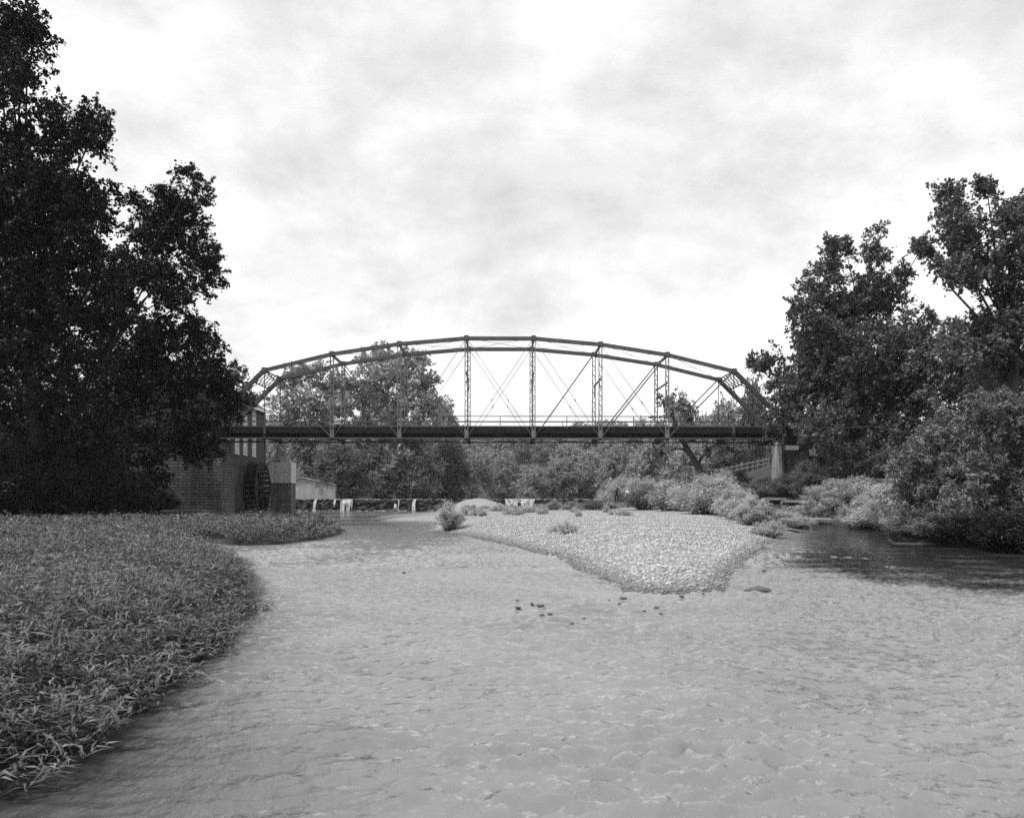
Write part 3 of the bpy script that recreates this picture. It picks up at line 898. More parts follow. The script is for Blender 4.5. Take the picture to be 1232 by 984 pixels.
# ------------------------------------------------------------------ leafy plants on the left
def build_plants():
    V = []; Fc = []
    off = 0
    for (y0, y1, dens, nl, ln, asp) in [(4.6, 12, 175, 17, .16, .055), (12, 22, 70, 14, .18, .065), (22, 38, 34, 13, .22, .08), (38, 67, 16, 12, .30, .10)]:
        x0 = -0.66 * y1 - 3
        n = int((y1 - y0) * (-2 - x0) * dens)
        X = rng.uniform(x0, -2, n); Y = rng.uniform(y0, y1, n)
        d = sdpoly(GRASS, X, Y) - .10 - .20 * sstep(7, 12, Y) - .25 * sstep(12, 26, Y) * (1 - sstep(29, 31, Y)) + .2 * wob(X, Y, .7, 8) + .22 * wob(X, Y, .28, 18)
        k = (d > 0) & (X > -0.66 * Y - 3)
        X, Y, d = X[k], Y[k], d[k]
        gap = wob(X, Y, 1.3, 17)
        k = rng.uniform(size=len(X)) > sstep(.25, .9, gap) * .9
        X, Y, d = X[k], Y[k], d[k]
        h = (.47 + .13 * wob(X, Y, 1.2, 6) + .12 * wob(X, Y, .45, 61) + .05 * rng.normal(size=len(X))) * (0.62 + .38 * sstep(0, .6, d))
        h *= 1 + .12 * sstep(8, 25, Y)
        h *= np.where(rng.uniform(size=len(X)) < .04, rng.uniform(1.2, 1.55, len(X)), 1)
        Zb = ground_z(X, Y).clip(-.12, 1.2)
        n = len(X)
        lean = rng.normal(size=(n, 2)) * .10
        # lean out over the water at the edge
        e = .3
        gx = sdpoly(GRASS, X + e, Y) - sdpoly(GRASS, X - e, Y); gy = sdpoly(GRASS, X, Y + e) - sdpoly(GRASS, X, Y - e)
        gn = np.hypot(gx, gy) + 1e-6
        ed = (.22 * np.exp(-np.maximum(d, 0) / .4))
        lean[:, 0] -= gx / gn * ed; lean[:, 1] -= gy / gn * ed
        idx = np.repeat(np.arange(n), nl)
        m = len(idx)
        t0 = .14 + .3 * np.exp(-np.maximum(d, 0) / .3)
        t = t0[idx] + (1 - t0[idx]) * rng.uniform(0, 1.0, m) ** .75
        P = np.stack([X[idx] + lean[idx, 0] * t * 1.3, Y[idx] + lean[idx, 1] * t * 1.3, Zb[idx] + h[idx] * t], 1)
        a = rng.uniform(0, 6.28, m)
        el = rng.uniform(.05, .95, m) + .35 * (t > .9)
        dv = np.stack([np.cos(a) * np.cos(el), np.sin(a) * np.cos(el), np.sin(el)], 1)
        sd = np.stack([-np.sin(a), np.cos(a), rng.normal(size=m) * .35], 1)
        L = (ln * rng.uniform(.55, 1.3, m))[:, None]
        W = L * asp
        hz = np.stack([np.cos(a), np.sin(a), np.zeros(m)], 1)
        p1 = P + dv * L * .42
        tip = P + dv * L * .45 + (hz * .55 + np.array([0, 0, -.10]) * rng.uniform(-.8, 2.6, m)[:, None]) * L
        v = np.stack([P, p1 + sd * W, tip, p1 - sd * W], 1).reshape(-1, 3)
        ff = np.arange(4 * m).reshape(m, 4)
        tri = np.concatenate([ff[:, [0, 1, 3]], ff[:, [1, 2, 3]]])
        V.append(v); Fc.append(tri + off); off += len(v)
    me = np_mesh('leafy_plants', np.concatenate(V), np.concatenate(Fc))
    tag(link('leafy_plants', me, M['leaf_grass']), 'dense knee high leafy water plants covering the left bank', 'plants', kind='stuff')
    # stalks
    V = []; Fc = []; off = 0
    n = 9000
    X = rng.uniform(-12, -2.6, n); Y = rng.uniform(4.8, 22, n)
    d = sdpoly(GRASS, X, Y); k = (d > .3) & (d < 1.4)
    X, Y = X[k], Y[k]; n = len(X)
    Z = ground_z(X, Y).clip(-.2, .3) - .1
    tp = np.stack([X + rng.normal(size=n) * .06, Y + rng.normal(size=n) * .06, Z + .5], 1)
    bs = np.stack([X, Y, Z], 1)
    w = np.array([.004, 0, 0])
    v = np.stack([bs - w, bs + w, tp + w, tp - w], 1).reshape(-1, 3)
    tag(link('plant_stalks', np_mesh('plant_stalks', v, np.arange(4 * n).reshape(n, 4)), M['stem']), 'thin bare stalks of the leafy plants along the water edge', 'stalks', kind='stuff')


def build_cobbles():
    # low-poly rounded stone
    import itertools
    base = []
    for s in itertools.product((-1, 0, 1), repeat=3):
        if 0 < sum(abs(c) for c in s): base.append(s)
    B = np.array(base, float); B /= np.linalg.norm(B, axis=1, keepdims=True)
    # hull of 26 points through bmesh
    import bmesh
    bm = bmesh.new()
    for p in B: bm.verts.new(p)
    bmesh.ops.convex_hull(bm, input=bm.verts)
    bmesh.ops.triangulate(bm, faces=bm.faces)
    bm.verts.index_update()
    BV = np.array([v.co for v in bm.verts]); BF = np.array([[v.index for v in f.verts] for f in bm.faces])
    bm.free()
    OV = np.array([(1, 0, 0), (-1, 0, 0), (0, 1, 0), (0, -1, 0), (0, 0, 1.), (0, 0, -1.)]); OF = np.array([(0, 2, 4), (2, 1, 4), (1, 3, 4), (3, 0, 4), (2, 0, 5), (1, 2, 5), (3, 1, 5), (0, 3, 5)])

    def scatter(n, y0, y1, smin, smax, GV, GF):
        X = rng.uniform(-6, 20, n); Y = y0 + (y1 - y0) * rng.uniform(0, 1, n) ** 1.2
        d = sdpoly(BAR, X, Y); k = (d > -.35) & (rng.uniform(size=n) < .25 + .75 * sstep(-.35, .25, d))
        X, Y = X[k], Y[k]; n = len(X)
        Z = bar_z(X, Y)
        s = smin + (smax - smin) * rng.uniform(0, 1, n) ** 3.5
        sc = s[:, None] * rng.uniform(.7, 1.3, (n, 3)) * np.array([1, 1, .6])
        a = rng.uniform(0, 6.28, n)
        g = GV[None] * sc[:, None, :] * (1 + .12 * rng.normal(size=(n, len(GV), 1)))
        ca, sa = np.cos(a)[:, None], np.sin(a)[:, None]
        x = g[:, :, 0] * ca - g[:, :, 1] * sa; y = g[:, :, 0] * sa + g[:, :, 1] * ca
        v = np.stack([x + X[:, None], y + Y[:, None], g[:, :, 2] + (Z + s * .2)[:, None]], 2).reshape(-1, 3)
        f = (GF[None] + (np.arange(n) * len(GV))[:, None, None]).reshape(-1, 3)
        return v, f
    v1, f1 = scatter(110000, 15.5, 27, .009, .042, BV, BF)
    v2, f2 = scatter(210000, 26, 62, .014, .058, OV, OF)
    me = np_mesh('cobbles', np.concatenate([v1, v2]), np.concatenate([f1, f2 + len(v1)]), True)
    m = M['cobble_wet'] = gravel_stone()
    tag(link('cobbles', me, m), 'pale rounded cobbles covering the gravel bar', 'cobbles', kind='stuff')
    # dark stones standing in the shallow water
    def stone(seed, s):
        r = np.random.default_rng(seed)
        v = BV * np.array([1.3, .9, .6]) * s * (1 + .15 * r.normal(size=(len(BV), 1)))
        return np_mesh('river_stone', v, BF, True)
    ms = [stone(k, 1) for k in range(3)]
    pts = [(623, 733, .10), (640, 728, .08), (650, 731, .14), (652, 742, .09), (662, 741, .11), (688, 752, .07), (733, 724, .07), (750, 722, .13), (745, 728, .08), (790, 733, .10), (775, 737, .07), (795, 740, .08),
           (703, 746, .06), (846, 716, .08), (820, 719, .10), (870, 712, .10), (935, 672, .14), (919, 688, .12), (1070, 672, .14), (622, 724, .07), (486, 690, .09), (575, 629, .3)]
    for k, (px, py, s) in enumerate(pts):
        D = CAMZ * F / (py - HY)
        o = link('river_stone', ms[k % 3], M['stone_wet'])
        s *= .4; o.location = ((px - CX) / F * D, D, .02 + s * .25); o.scale = (s, s, s); o.rotation_euler = (0, 0, k * 1.3)
        lab = 'small dark wet stone breaking the shallow water off the tip of the gravel bar' if k < 16 else \
            ['dark stone at the right tip of the gravel bar', 'dark stone in the water right of the cobbles', 'upright dark stone right of the gravel bar tip', 'lone dark stone in the dark right hand water',
             'small stone at the left of the stones off the bar', 'tiny dark stone alone in the bright water left of the bar'][min(k - 16, 5)]
        tag(o, lab, 'stone', 'small dark stones in the shallow water')
    # flat pale-grey boulder by itself
    D = CAMZ * F / 110
    o = link('boulder', stone(9, 1), M['rock']); o.location = ((912 - CX) / F * D, D, 0.0); o.scale = (.2, .12, .13)
    tag(o, 'low flat boulder sitting in the water right of the gravel bar tip', 'boulder')
    # rock ledges of the right bank
    lab = 'flat layered limestone ledge slab stacked with others on the right bank below the bridge pier'
    r = random.Random(2)
    mesh = []
    for k in range(4):
        mb = MB().box((0, 0, 0), (2.6, 1.2, .26), jit=.12)
        me = mb.mesh('rock_ledge'); me.materials.append(M['rock'])
        mesh.append(me)
    for k in range(46):
        px = r.uniform(905, 1090); D = r.uniform(58, 73)
        x = (px - CX) / F * D
        o = link('rock_ledge', mesh[k % 4], None)
        o.location = (x, D, gz(x, D) + .12); o.rotation_euler = (r.uniform(-.05, .05), r.uniform(-.06, .06), r.uniform(-.3, .3)); s = r.uniform(.5, 1.2); o.scale = (s, s, r.uniform(.8, 1.5))
        tag(o, lab, 'rock ledge', 'limestone ledges on the right bank')
    for px, py, D, s, l in [(948, 607, 66, .9, 'pale flat ledge rock at the foot of the right bank, left of the shrubs'), (938, 613, 62, 1.0, 'pale low ledge rock at the water beside the gravel bar shrubs')]:
        p = at(px, py, D); o = link('rock_ledge', mesh[1], None); o.location = (p.x, D, max(gz(p.x, D), bz(p.x, D)) + .15); o.scale = (s, s, s)
        tag(o, l, 'rock ledge', 'limestone ledges on the right bank')
    D = CAMZ * F / 57
    mb = MB().tube([(-.9, 0, .25), (-.75, 0, .06), (0, .05, .02), (.9, 0, .03)], [.03, .07, .09, .06], 8)
    o = mb.build('driftwood_log', M['driftwood'], smooth=True); o.location = ((1098 - CX) / F * D, D, .02)
    tag(o, 'dark driftwood log with upturned end at the waterline before the large right bush', 'log')


def gravel_stone():
    m, nt, b = new_mat('cobble')
    g = N(nt, 'ShaderNodeNewGeometry')
    c = ramp(nt, g.outputs['Random Per Island'], [(0.0, 0.17), (.5, .33), (1.0, 0.56)])
    sx = N(nt, 'ShaderNodeSeparateXYZ')
    nt.links.new(g.outputs['Position'], sx.inputs[0])
    wet = ramp(nt, sx.outputs['Z'], [(0.0, 0.4), (0.18, 1.0)])
    mul = N(nt, 'ShaderNodeMix', data_type='RGBA', blend_type='MULTIPLY')
    mul.inputs[0].default_value = 1
    nt.links.new(c, mul.inputs[6]); nt.links.new(wet, mul.inputs[7])
    nt.links.new(mul.outputs[2], b.inputs['Base Color'])
    b.inputs['Roughness'].default_value = .8
    return m


# ------------------------------------------------------------------ the bridge
def build_bridge():
    root = empty('truss_bridge', (-1.1, 78, 0), math.radians(0.75))
    tag(root, 'long steel truss bridge with arched top chord and timber deck spanning the river', 'bridge')
    st, sl = M['steel'], M['steel_light']
    P = 6.18
    zb = 7.38
    ztop = [None, 13.62, 15.12, 16.07, 16.6, 16.6, 16.07, 15.12, 13.62]
    lx = lambda i: (i - 4.5) * P
    U = lambda i, y: Vector((lx(i), y, ztop[i]))
    L = lambda i, y: Vector((lx(i), y, zb))
    W = 5.6
    for y in (0.0, W):
        for i in range(1, 8):
            mb = MB()
            a, b = U(i, y), U(i + 1, y)
            mb.bar(a, b, .36, .25)
            d = (b - a).normalized() * .06
            for s in (-1, 1):
                mb.bar(a + Vector((0, s * .19, -.17)) , b + Vector((0, s * .19, -.17)), .05, .06)
            if i == 1 or True:
                mb.box(tuple(a + Vector((0, 0, .02))), (.42, .46, .40))
            mb.build('top_chord', st, root)
        for i, j in ((0, 1), (9, 8)):
            MB().bar(L(i, y) + Vector((0, 0, .1)), U(j, y), .42, .36).box(tuple(U(j, y)), (.44, .47, .42)).build('end_post', st, root)
        for i in range(2, 8):
            mb = MB()
            t = ztop[i] - .15
            for s in (-1, 1):
                mb.box((lx(i) + s * .14, y, (zb + t) / 2), (.075, .2, t - zb))
            n = int((t - zb) / .45)
            for k in range(n):
                z0 = zb + .1 + k * .45; s = 1 if k % 2 else -1
                for yy in (-.105, .105):
                    mb.bar((lx(i) - s * .14, y + yy, z0), (lx(i) + s * .14, y + yy, z0 + .45), .035, .012, up=(0, 1, 0))
            mb.box((lx(i), y, zb + .35), (.36, .23, .8))
            mb.build('vertical_post', sl, root)
        for i in (1, 8):
            MB().bar(L(i, y) , U(i, y), .07, .07).box((lx(i), y, zb + .5), (.2, .14, 1.1)).build('hanger', st, root)
        mains = [(1, 2), (2, 3), (3, 4), (8, 7), (7, 6), (6, 5)]
        for (u, l) in mains:
            w = .10 if abs(u - l) and u in (1, 8, 2, 7) else .06
            mb = MB()
            for s in (-.09, .09):
                mb.bar(U(u, y + s), L(l, y + s), .03, w)
            mb.build('diagonal_bar', st, root)
        for (u, l) in [(4, 5), (5, 4), (4, 3), (5, 6), (3, 2), (6, 7)]:
            a, b = U(u, y), L(l, y)
            mb = MB().bar(a, b, .035, .04)
            m = a.lerp(b, .62)
            dd = (b - a).normalized() * .14
            mb.bar(m - dd, m + dd, .09, .09)
            mb.build('counter_rod', sl, root)
        for i in range(9):
            mb = MB()
            for s in (-.1, .1):
                mb.bar(L(i, y + s), L(i + 1, y + s), .03, .11)
            mb.build('bottom_chord', st, root)
    # floor
    for i in range(0, 10):
        MB().box((lx(i), W / 2, 7.42 + .12), (.24, W - .3, .42)).box((lx(i), .06, 7.5), (.3, .28, .62)).box((lx(i), W - .06, 7.5), (.3, .28, .62)).build('floor_beam', M['timber_dark'], root)
    mb = MB()
    for k in range(7):
        mb.box((0, .45 + k * (W - .9) / 6, 8.0), (9 * P, .14, .36))
    mb.build('stringers', M['timber_dark'], root)
    mb = MB()
    x = -4.5 * P
    while x < 4.5 * P:
        mb.box((x + .12, W / 2, 8.24 + random.uniform(-.006, .006)), (.225, W - .5 + random.uniform(-.1, .1), .10)); x += .24
    mb.build('deck', M['timber_dark'], root)
    for y in (.34, W - .34):
        MB().box((0, y, 8.36), (9 * P, .16, .14)).build('kerb_timber', M['timber_dark'], root)
        MB().box((0, y - (.2 if y < 1 else -.2), 8.04), (9 * P, .05, .38)).build('side_beam', M['timber_dark'], root)
        rail = empty('railing', (0, 0, 0)); rail.parent = root
        yy = .2 if y < 1 else W - .2
        MB().bar((-4.5 * P, yy, 9.42), (4.5 * P, yy, 9.42), .06, .07).build('rail', st, rail)
        MB().bar((-4.5 * P, yy, 8.92), (4.5 * P, yy, 8.92), .06, .12).build('rail', st, rail)
        for i in range(9):
            MB().box((lx(i + .5), yy, 8.85), (.07, .07, 1.14)).build('post', st, rail)
    # portals, struts, laterals
    for i, s in ((1, 1), (8, -1)):
        d = (L(0 if i == 1 else 9, 0) - U(i, 0)).normalized()
        mb = MB()
        a0, a1 = U(i, 0), U(i, W)
        b0, b1 = a0 + d * 1.5, a1 + d * 1.5
        mb.bar(a0, a1, .1, .1).bar(b0, b1, .1, .1)
        nn = 6
        for k in range(nn):
            t0, t1 = k / nn, (k + 1) / nn
            mb.bar(a0.lerp(a1, t0), b0.lerp(b1, t1), .04, .07); mb.bar(b0.lerp(b1, t0), a0.lerp(a1, t1), .04, .07)
        mb.bar(b0 + d * 1.2, b0.lerp(b1, .28), .06, .08).bar(b1 + d * 1.2, b1.lerp(b0, .28), .06, .08)
        mb.build('portal_frame', st, root)
    for i in range(2, 8):
        mb = MB().bar(U(i, 0) - Vector((0, 0, .12)), U(i, W) - Vector((0, 0, .12)), .16, .24)
        zz = ztop[i] - 2.6 if i in (2, 7) else ztop[i] - 3.2
        mb.build('sway_strut', st, root)
        mb = MB().bar((lx(i), 0, zz), (lx(i), W, zz), .12, .14)
        mb.bar((lx(i), .1, zz - 1.0), (lx(i), 1.0, zz), .06, .06).bar((lx(i), W - .1, zz - 1.0), (lx(i), W - 1.0, zz), .06, .06)
        mb.build('knee_braced_strut', st, root)
    for i in range(1, 8):
        MB().bar(U(i, 0), U(i + 1, W), .03, .03).bar(U(i, W), U(i + 1, 0), .03, .03).build('lateral_rod', sl, root)
    for i in range(0, 9):
        MB().bar(L(i, 0) - Vector((0, 0, .04)), L(i + 1, W) - Vector((0, 0, .04)), .05, .05).bar(L(i, W) - Vector((0, 0, .1)), L(i + 1, 0) - Vector((0, 0, .1)), .05, .05).build('bottom_lateral_rod', st, root)
    # approaches
    for s, lab in ((-1, 'timber approach span running off the left end of the bridge into the trees'), (1, 'timber approach span running off the right end of the bridge into the trees')):
        r2 = empty('approach_span', (-1.1 + s * (4.5 * P + .1), 78, 0), math.radians(.75)); tag(r2, lab, 'approach span')
        n = 18
        MB().box((s * n / 2, W / 2, 8.23), (n, W - .5, .12)).build('deck', M['timber_dark'], r2)
        mb = MB()
        for k in range(5): mb.box((s * n / 2, .5 + k * (W - 1) / 4, 7.95), (n, .16, .42))
        mb.build('stringers', M['timber_dark'], r2)
        for yy in (.2, W - .2):
            mb = MB().bar((0, yy, 9.42), (s * n, yy, 9.42), .06, .08).bar((0, yy, 8.92), (s * n, yy, 8.92), .06, .1)
            for k in range(1, 8): mb.box((s * k * 2.4, yy, 8.85), (.08, .08, 1.14))
            mb.build('railing', st, r2)
        for k in (7, 14):
            mb = MB()
            for yy in (.8, W / 2, W - .8):
                gx = -1.1 + s * (4.5 * P + k)
                zg = gz(gx, 78 + yy)
                if zg < 7.6: mb.tube([(s * k, yy, zg - .4), (s * k, yy, 7.5)], [.15, .14], 8)
            mb.box((s * k, W / 2, 7.6), (.3, W - .6, .28))
            mb.build('bent', M['timber_dark'], r2)
    # sign on the far rail
    p = at(406, 507.5, 83.2)
    sg = empty('sign_board', (p.x, 83.05, 8.35)); tag(sg, 'small white board standing at the far rail of the bridge deck, left part', 'sign')
    MB().box((0, 0, p.z - 8.35 + .05), (.66, .03, .5)).build('board', M['white'], sg)
    MB().box((.05, .045, .55), (.07, .05, 1.1)).build('post', M['timber_dark'], sg)

    # left stone abutment
    ab = empty('stone_abutment', (-28.6, 81.0, .5)); tag(ab, 'coursed stone abutment under the left end of the bridge beside the mill', 'abutment')
    def frus(x0, x1, y0, y1, z0, z1, bat):
        vs = [(x0 - bat, y0 - bat, z0), (x1 + bat, y0 - bat, z0), (x1 + bat, y1 + bat, z0), (x0 - bat, y1 + bat, z0), (x0, y0, z1), (x1, y0, z1), (x1, y1, z1), (x0, y1, z1)]
        return vs, [(3, 2, 1, 0), (4, 5, 6, 7), (0, 1, 5, 4), (1, 2, 6, 5), (2, 3, 7, 6), (3, 0, 4, 7)]
    MB().add(*frus(-.3, 2.1, -4.3, -1.2, -1.2, 6.5, .3)).add(*frus(-.3, .5, -.9, 3.8, -1.2, 6.5, .3)).build('wall', M['masonry'], ab)
    MB().add(*frus(-.45, 2.25, -4.45, -1.05, 6.503, 6.82, 0)).build('capstone', M['masonry'], ab)
    MB().add(*frus(-7.5, -.62, -2.6, 3.6, -1.2, 6.4, .2)).build('wing_wall', M['masonry'], ab)
    # right concrete pier
    pr = empty('concrete_pier', (26.2, 80.6, 3.2)); tag(pr, 'streaked concrete pier with two flared columns under the right end of the bridge', 'pier')
    def col(yc, dx):
        mb = MB(); n = 14; ring = []
        for z, r in ((-1.5, .8), (0, .66), (3.9, .42)):
            ring.append([(dx + r * math.cos(6.283 * k / n), yc + r * math.sin(6.283 * k / n), z) for k in range(n)])
        vs = sum(ring, [])
        fs = [(i * n + k, i * n + (k + 1) % n, (i + 1) * n + (k + 1) % n, (i + 1) * n + k) for i in range(2) for k in range(n)] + [tuple(range(2 * n, 3 * n))]
        return mb.add(vs, fs)
    col(-3.0, -1.75).build('column', M['concrete'], pr); col(-2.4, .78).build('column', M['concrete'], pr)
    MB().add(*frus(-1.5, .7, -2.6, -2.1, -1.5, 3.1, .05)).build('web_wall', M['concrete'], pr)
    MB().add(*frus(.9, 3.6, -1.9, 2.5, -1.5, 2.6, .1)).build('wing_wall', M['concrete'], pr)
    MB().box((.2, 0, 4.05), (3.9, 7.2, .3)).build('cap', M['timber_dark'], pr)


def build_mill():
    ml = empty('mill_building', (-29.5, 84, .6)); tag(ml, 'dark boarded mill building with narrow white windows behind the left end of the bridge', 'mill')
    LY = 17.0
    MB().box((-5.5, LY / 2, 7.95), (11, LY, 7.5)).build('wall', M['mill_wall'], ml)
    mb = MB().box((-5.5, LY / 2, 1.95), (10.9, LY - .1, 4.49))
    mb.build('foundation', M['masonry'], ml)
    mb = MB()
    y = .2
    while y < LY - 3:
        mb.box((.06, y + .14, 2.3), (.07, .25, 4.3 + random.uniform(-.2, .2))); y += .29
    mb.build('plank_skirt', M['plank'], ml)
    e = 11.7
    vs = [(.55, -.6, e - .35), (.55, LY + .6, e - .35), (-5.5, LY + .6, e + 3.4), (-5.5, -.6, e + 3.4), (-11.55, LY + .6, e - .35), (-11.55, -.6, e - .35)]
    vs2 = [(x, y, z + .2) for x, y, z in vs]
    MB().add(vs + vs2, [(0, 1, 2, 3), (3, 2, 4, 5), (9, 8, 7, 6), (11, 10, 8, 9), (0, 6, 7, 1), (4, 10, 11, 5), (3, 9, 6, 0), (1, 7, 8, 2), (5, 11, 9, 3), (2, 8, 10, 4)]).build('roof', M['mill_wall'], ml)
    MB().box((.60, LY / 2, e - .28), (.06, LY + 1.2, .3)).build('fascia', M['white'], ml)
    MB().add([(0, 0, e - .01), (-11, 0, e - .01), (-5.5, 0, e + 3.35), (0, .1, e - .01), (-11, .1, e - .01), (-5.5, .1, e + 3.35)], [(0, 1, 2), (5, 4, 3), (0, 3, 4, 1), (1, 4, 5, 2), (2, 5, 3, 0)]).build('gable', M['mill_wall'], ml)
    MB().box((.05, LY - .07, 7.9), (.12, .16, 7.4)).build('corner_board', M['plank'], ml)
    for z in (6.1, 9.35):
        for yy in (3.6, 6.6, 9.4, 12.6):
            w = empty('window', (0, yy, z)); w.parent = ml
            mb = MB()
            for s in (-1, 1): mb.box((.04, s * .55, .95), (.09, .14, 2.0))
            mb.box((.04, 0, 1.98), (.09, 1.3, .14)); mb.box((.05, 0, -.08), (.14, 1.3, .1)); mb.box((.04, 0, .95), (.06, .96, .07)); mb.box((.04, 0, .95), (.05, .06, 1.86))
            mb.build('frame', M['white'], w)
            MB().box((.02, 0, .95), (.03, .96, 1.88)).build('pane', M['glass'], w)
    # front (camera side) windows of the mill
    # water wheel
    wh = empty('waterwheel', (-28.0, 93, 3.0)); tag(wh, 'black timber water wheel against the side of the mill', 'water wheel')
    R = 2.75
    for x in (-.6, .6):
        mb = MB(); n = 28
        for k in range(n):
            a, b = 6.283 * k / n, 6.283 * (k + 1) / n
            mb.bar((x, R * math.cos(a), R * math.sin(a)), (x, R * math.cos(b), R * math.sin(b)), .42, .1, up=(1, 0, 0))
        mb.build('rim', M['wheel'], wh)
        mb = MB()
        for k in range(8):
            a = 6.283 * k / 8
            mb.bar((x, .15 * math.cos(a), .15 * math.sin(a)), (x, 2.6 * math.cos(a), 2.6 * math.sin(a)), .16, .1, up=(1, 0, 0))
        mb.build('spokes', M['wheel'], wh)
    mb = MB()
    for k in range(28):
        a = 6.283 * k / 28
        mb.bar((-.6, 2.62 * math.cos(a), 2.62 * math.sin(a)), (.6, 2.62 * math.cos(a), 2.62 * math.sin(a)), .5, .05, up=(0, math.cos(a + .4), math.sin(a + .4)))
    mb.build('paddles', M['wheel'], wh)
    MB().tube([(-1.3, 0, 0), (1.0, 0, 0)], [.2, .2], 12).build('axle', M['wheel'], wh)
    # sluice housing right of the wheel
    a = at(325, 581, 97); b = at(350.5, 556, 97)
    sh = empty('sluice_housing', ((a.x + b.x) / 2, 98, .3)); tag(sh, 'upright corrugated metal housing on a rough stone base right of the water wheel', 'housing')
    w = b.x - a.x
    MB().box((0, 0, (a.z + b.z) / 2 - .3), (w, 2.2, b.z - a.z)).build('sheet_wall', M['sheet'], sh)
    MB().box((0, .1, (a.z - .3) / 2 - .25), (w - .1, 2.1, a.z - .3 + .48)).build('stone_base', M['masonry'], sh)
    MB().bar((.25, -.2, b.z - .3), (.25, -.2, b.z + 2.2), .09, .09).build('pipe', M['steel_light'], sh)
    # low shed
    D = 130
    x0, x1 = at(353, 600, D).x, at(403, 600, D).x
    xm = at(363, 0, D).x
    z0, zl, zm, zr = 1.78, at(0, 578, D).z, at(0, 575.3, D).z, at(0, 583, D).z
    sd = empty('metal_shed', ((x0 + x1) / 2, D, z0)); tag(sd, 'low corrugated metal shed with sloping roof on the left end of the dam', 'shed')
    cx = (x0 + x1) / 2
    prof = [(x0 - cx, 0), (x1 - cx, 0), (x1 - cx, zr - z0), (xm - cx, zm - z0), (x0 - cx, zl - z0)]
    vs = [(x, 0, z) for x, z in prof] + [(x, 4.5, z) for x, z in prof]
    MB().add(vs, [(0, 1, 2, 3, 4), (9, 8, 7, 6, 5)] + [(k + 5, (k + 1) % 5 + 5, (k + 1) % 5, k) for k in range(5)]).build('wall', M['sheet'], sd)
    mb = MB()
    mb.bar((x1 - cx + .15, 2.2, zr - z0 + .05), (xm - cx, 2.2, zm - z0 + .06), 4.9, .07)
    mb.bar((xm - cx, 2.2, zm - z0 + .06), (x0 - cx - .15, 2.2, zl - z0 + .05), 4.9, .07)
    mb.build('roof', M['sheet'], sd)
    # the dam
    dm = empty('mill_dam', (-7, 128.6, 0)); tag(dm, 'dark mossy low stone dam across the river beyond the bridge', 'dam')
    xs = np.arange(-30, 30.01, .45); zs = np.array([-1.0, -.3, .1, .4, .7, 1.0, 1.25, 1.5, 1.72])
    Xg, Zg = np.meshgrid(xs, zs)
    yy = -.5 + .35 * (1.72 - Zg) * -1 + .22 * rng.normal(size=Xg.shape)
    v1 = np.stack([Xg.ravel(), yy.ravel(), (Zg + .06 * rng.normal(size=Xg.shape)).ravel()], 1)
    nx, nz = len(xs), len(zs)
    i = np.arange(nx * nz).reshape(nz, nx)
    f1 = np.stack([i[:-1, :-1].ravel(), i[:-1, 1:].ravel(), i[1:, 1:].ravel(), i[1:, :-1].ravel()], 1)
    link('face', np_mesh('dam_face', v1, f1), M['dam'], dm)
    top = np.concatenate([v1[-nx:], v1[-nx:] + np.array([0, 1.9, -.15])])
    f2 = np.stack([np.arange(nx - 1), np.arange(1, nx), np.arange(nx + 1, 2 * nx), np.arange(nx, 2 * nx - 1)], 1)
    link('crest', np_mesh('dam_crest', top, f2), M['rock'], dm)
    mb = MB()
    for k in range(nx - 1):
        h = random.uniform(.03, .13) * (1 if random.random() < .8 else 0.2)
        mb.box((xs[k] + .22, -.52 + random.uniform(-.06, .06), 1.72 - h * .3), (.47, .16, h), jit=.02)
    mb.build('wet_lip', M['lip'], dm)
    mb = MB()
    for k in range(nx - 1):
        if random.random() < .7: mb.box((xs[k] + .22, -1.25 + random.uniform(-.2, .1), .03), (.5, .3, .07), jit=.03)
    mb.build('foot_foam', M['lip'], dm)
    MB().box(((x0 + x1) / 2 + 7, 3.4, .9), (x1 - x0 + 3, 7.2, 1.74)).build('platform', M['dam'], dm)
    # falls
    def fall(px0, px1, lab):
        xa, xb = at(px0, 0, 127).x, at(px1, 0, 127).x
        n = max(3, int((xb - xa) / .14))
        x = np.linspace(xa, xb, n)
        pr = [(.9, 1.76), (.0, 1.78), (-.5, 1.66), (-.85, 1.2), (-1.1, .6), (-1.3, 0.0)]
        vs = []
        for (y, z) in pr:
            for xi in x: vs.append((xi - (xa + xb) / 2 + random.uniform(-.06, .06), y + random.uniform(-.10, .10), z - .0))
        stop = []
        run = 9
        for k in range(n - 1):
            if random.random() < .35 or n < 6: run = random.choice((9, 9, 9, 3, 4, 2)) if n >= 6 else 9
            stop.append(run)
        fs = [(r * n + k, r * n + k + 1, (r + 1) * n + k + 1, (r + 1) * n + k) for r in range(len(pr) - 1) for k in range(n - 1) if r < stop[k]]
        o = link('waterfall', MB().add(vs, fs).mesh('waterfall', True), M['fall']); o.location = ((xa + xb) / 2, 127.95, 0)
        tag(o, lab, 'waterfall', 'water spilling over the dam')
    fall(401, 424, 'broad white waterfall on the dam just right of the corrugated shed')
    fall(377, 380, 'thin white spill on the dam face below the corrugated shed')
    fall(608, 643, 'widest white waterfall in the middle of the dam, right of the gravel mound')
    fall(496, 500, 'thin white spill on the dam just left of the lone willow shrub')
    fall(478.5, 480, 'hair thin spill on the dam between the two left waterfalls')
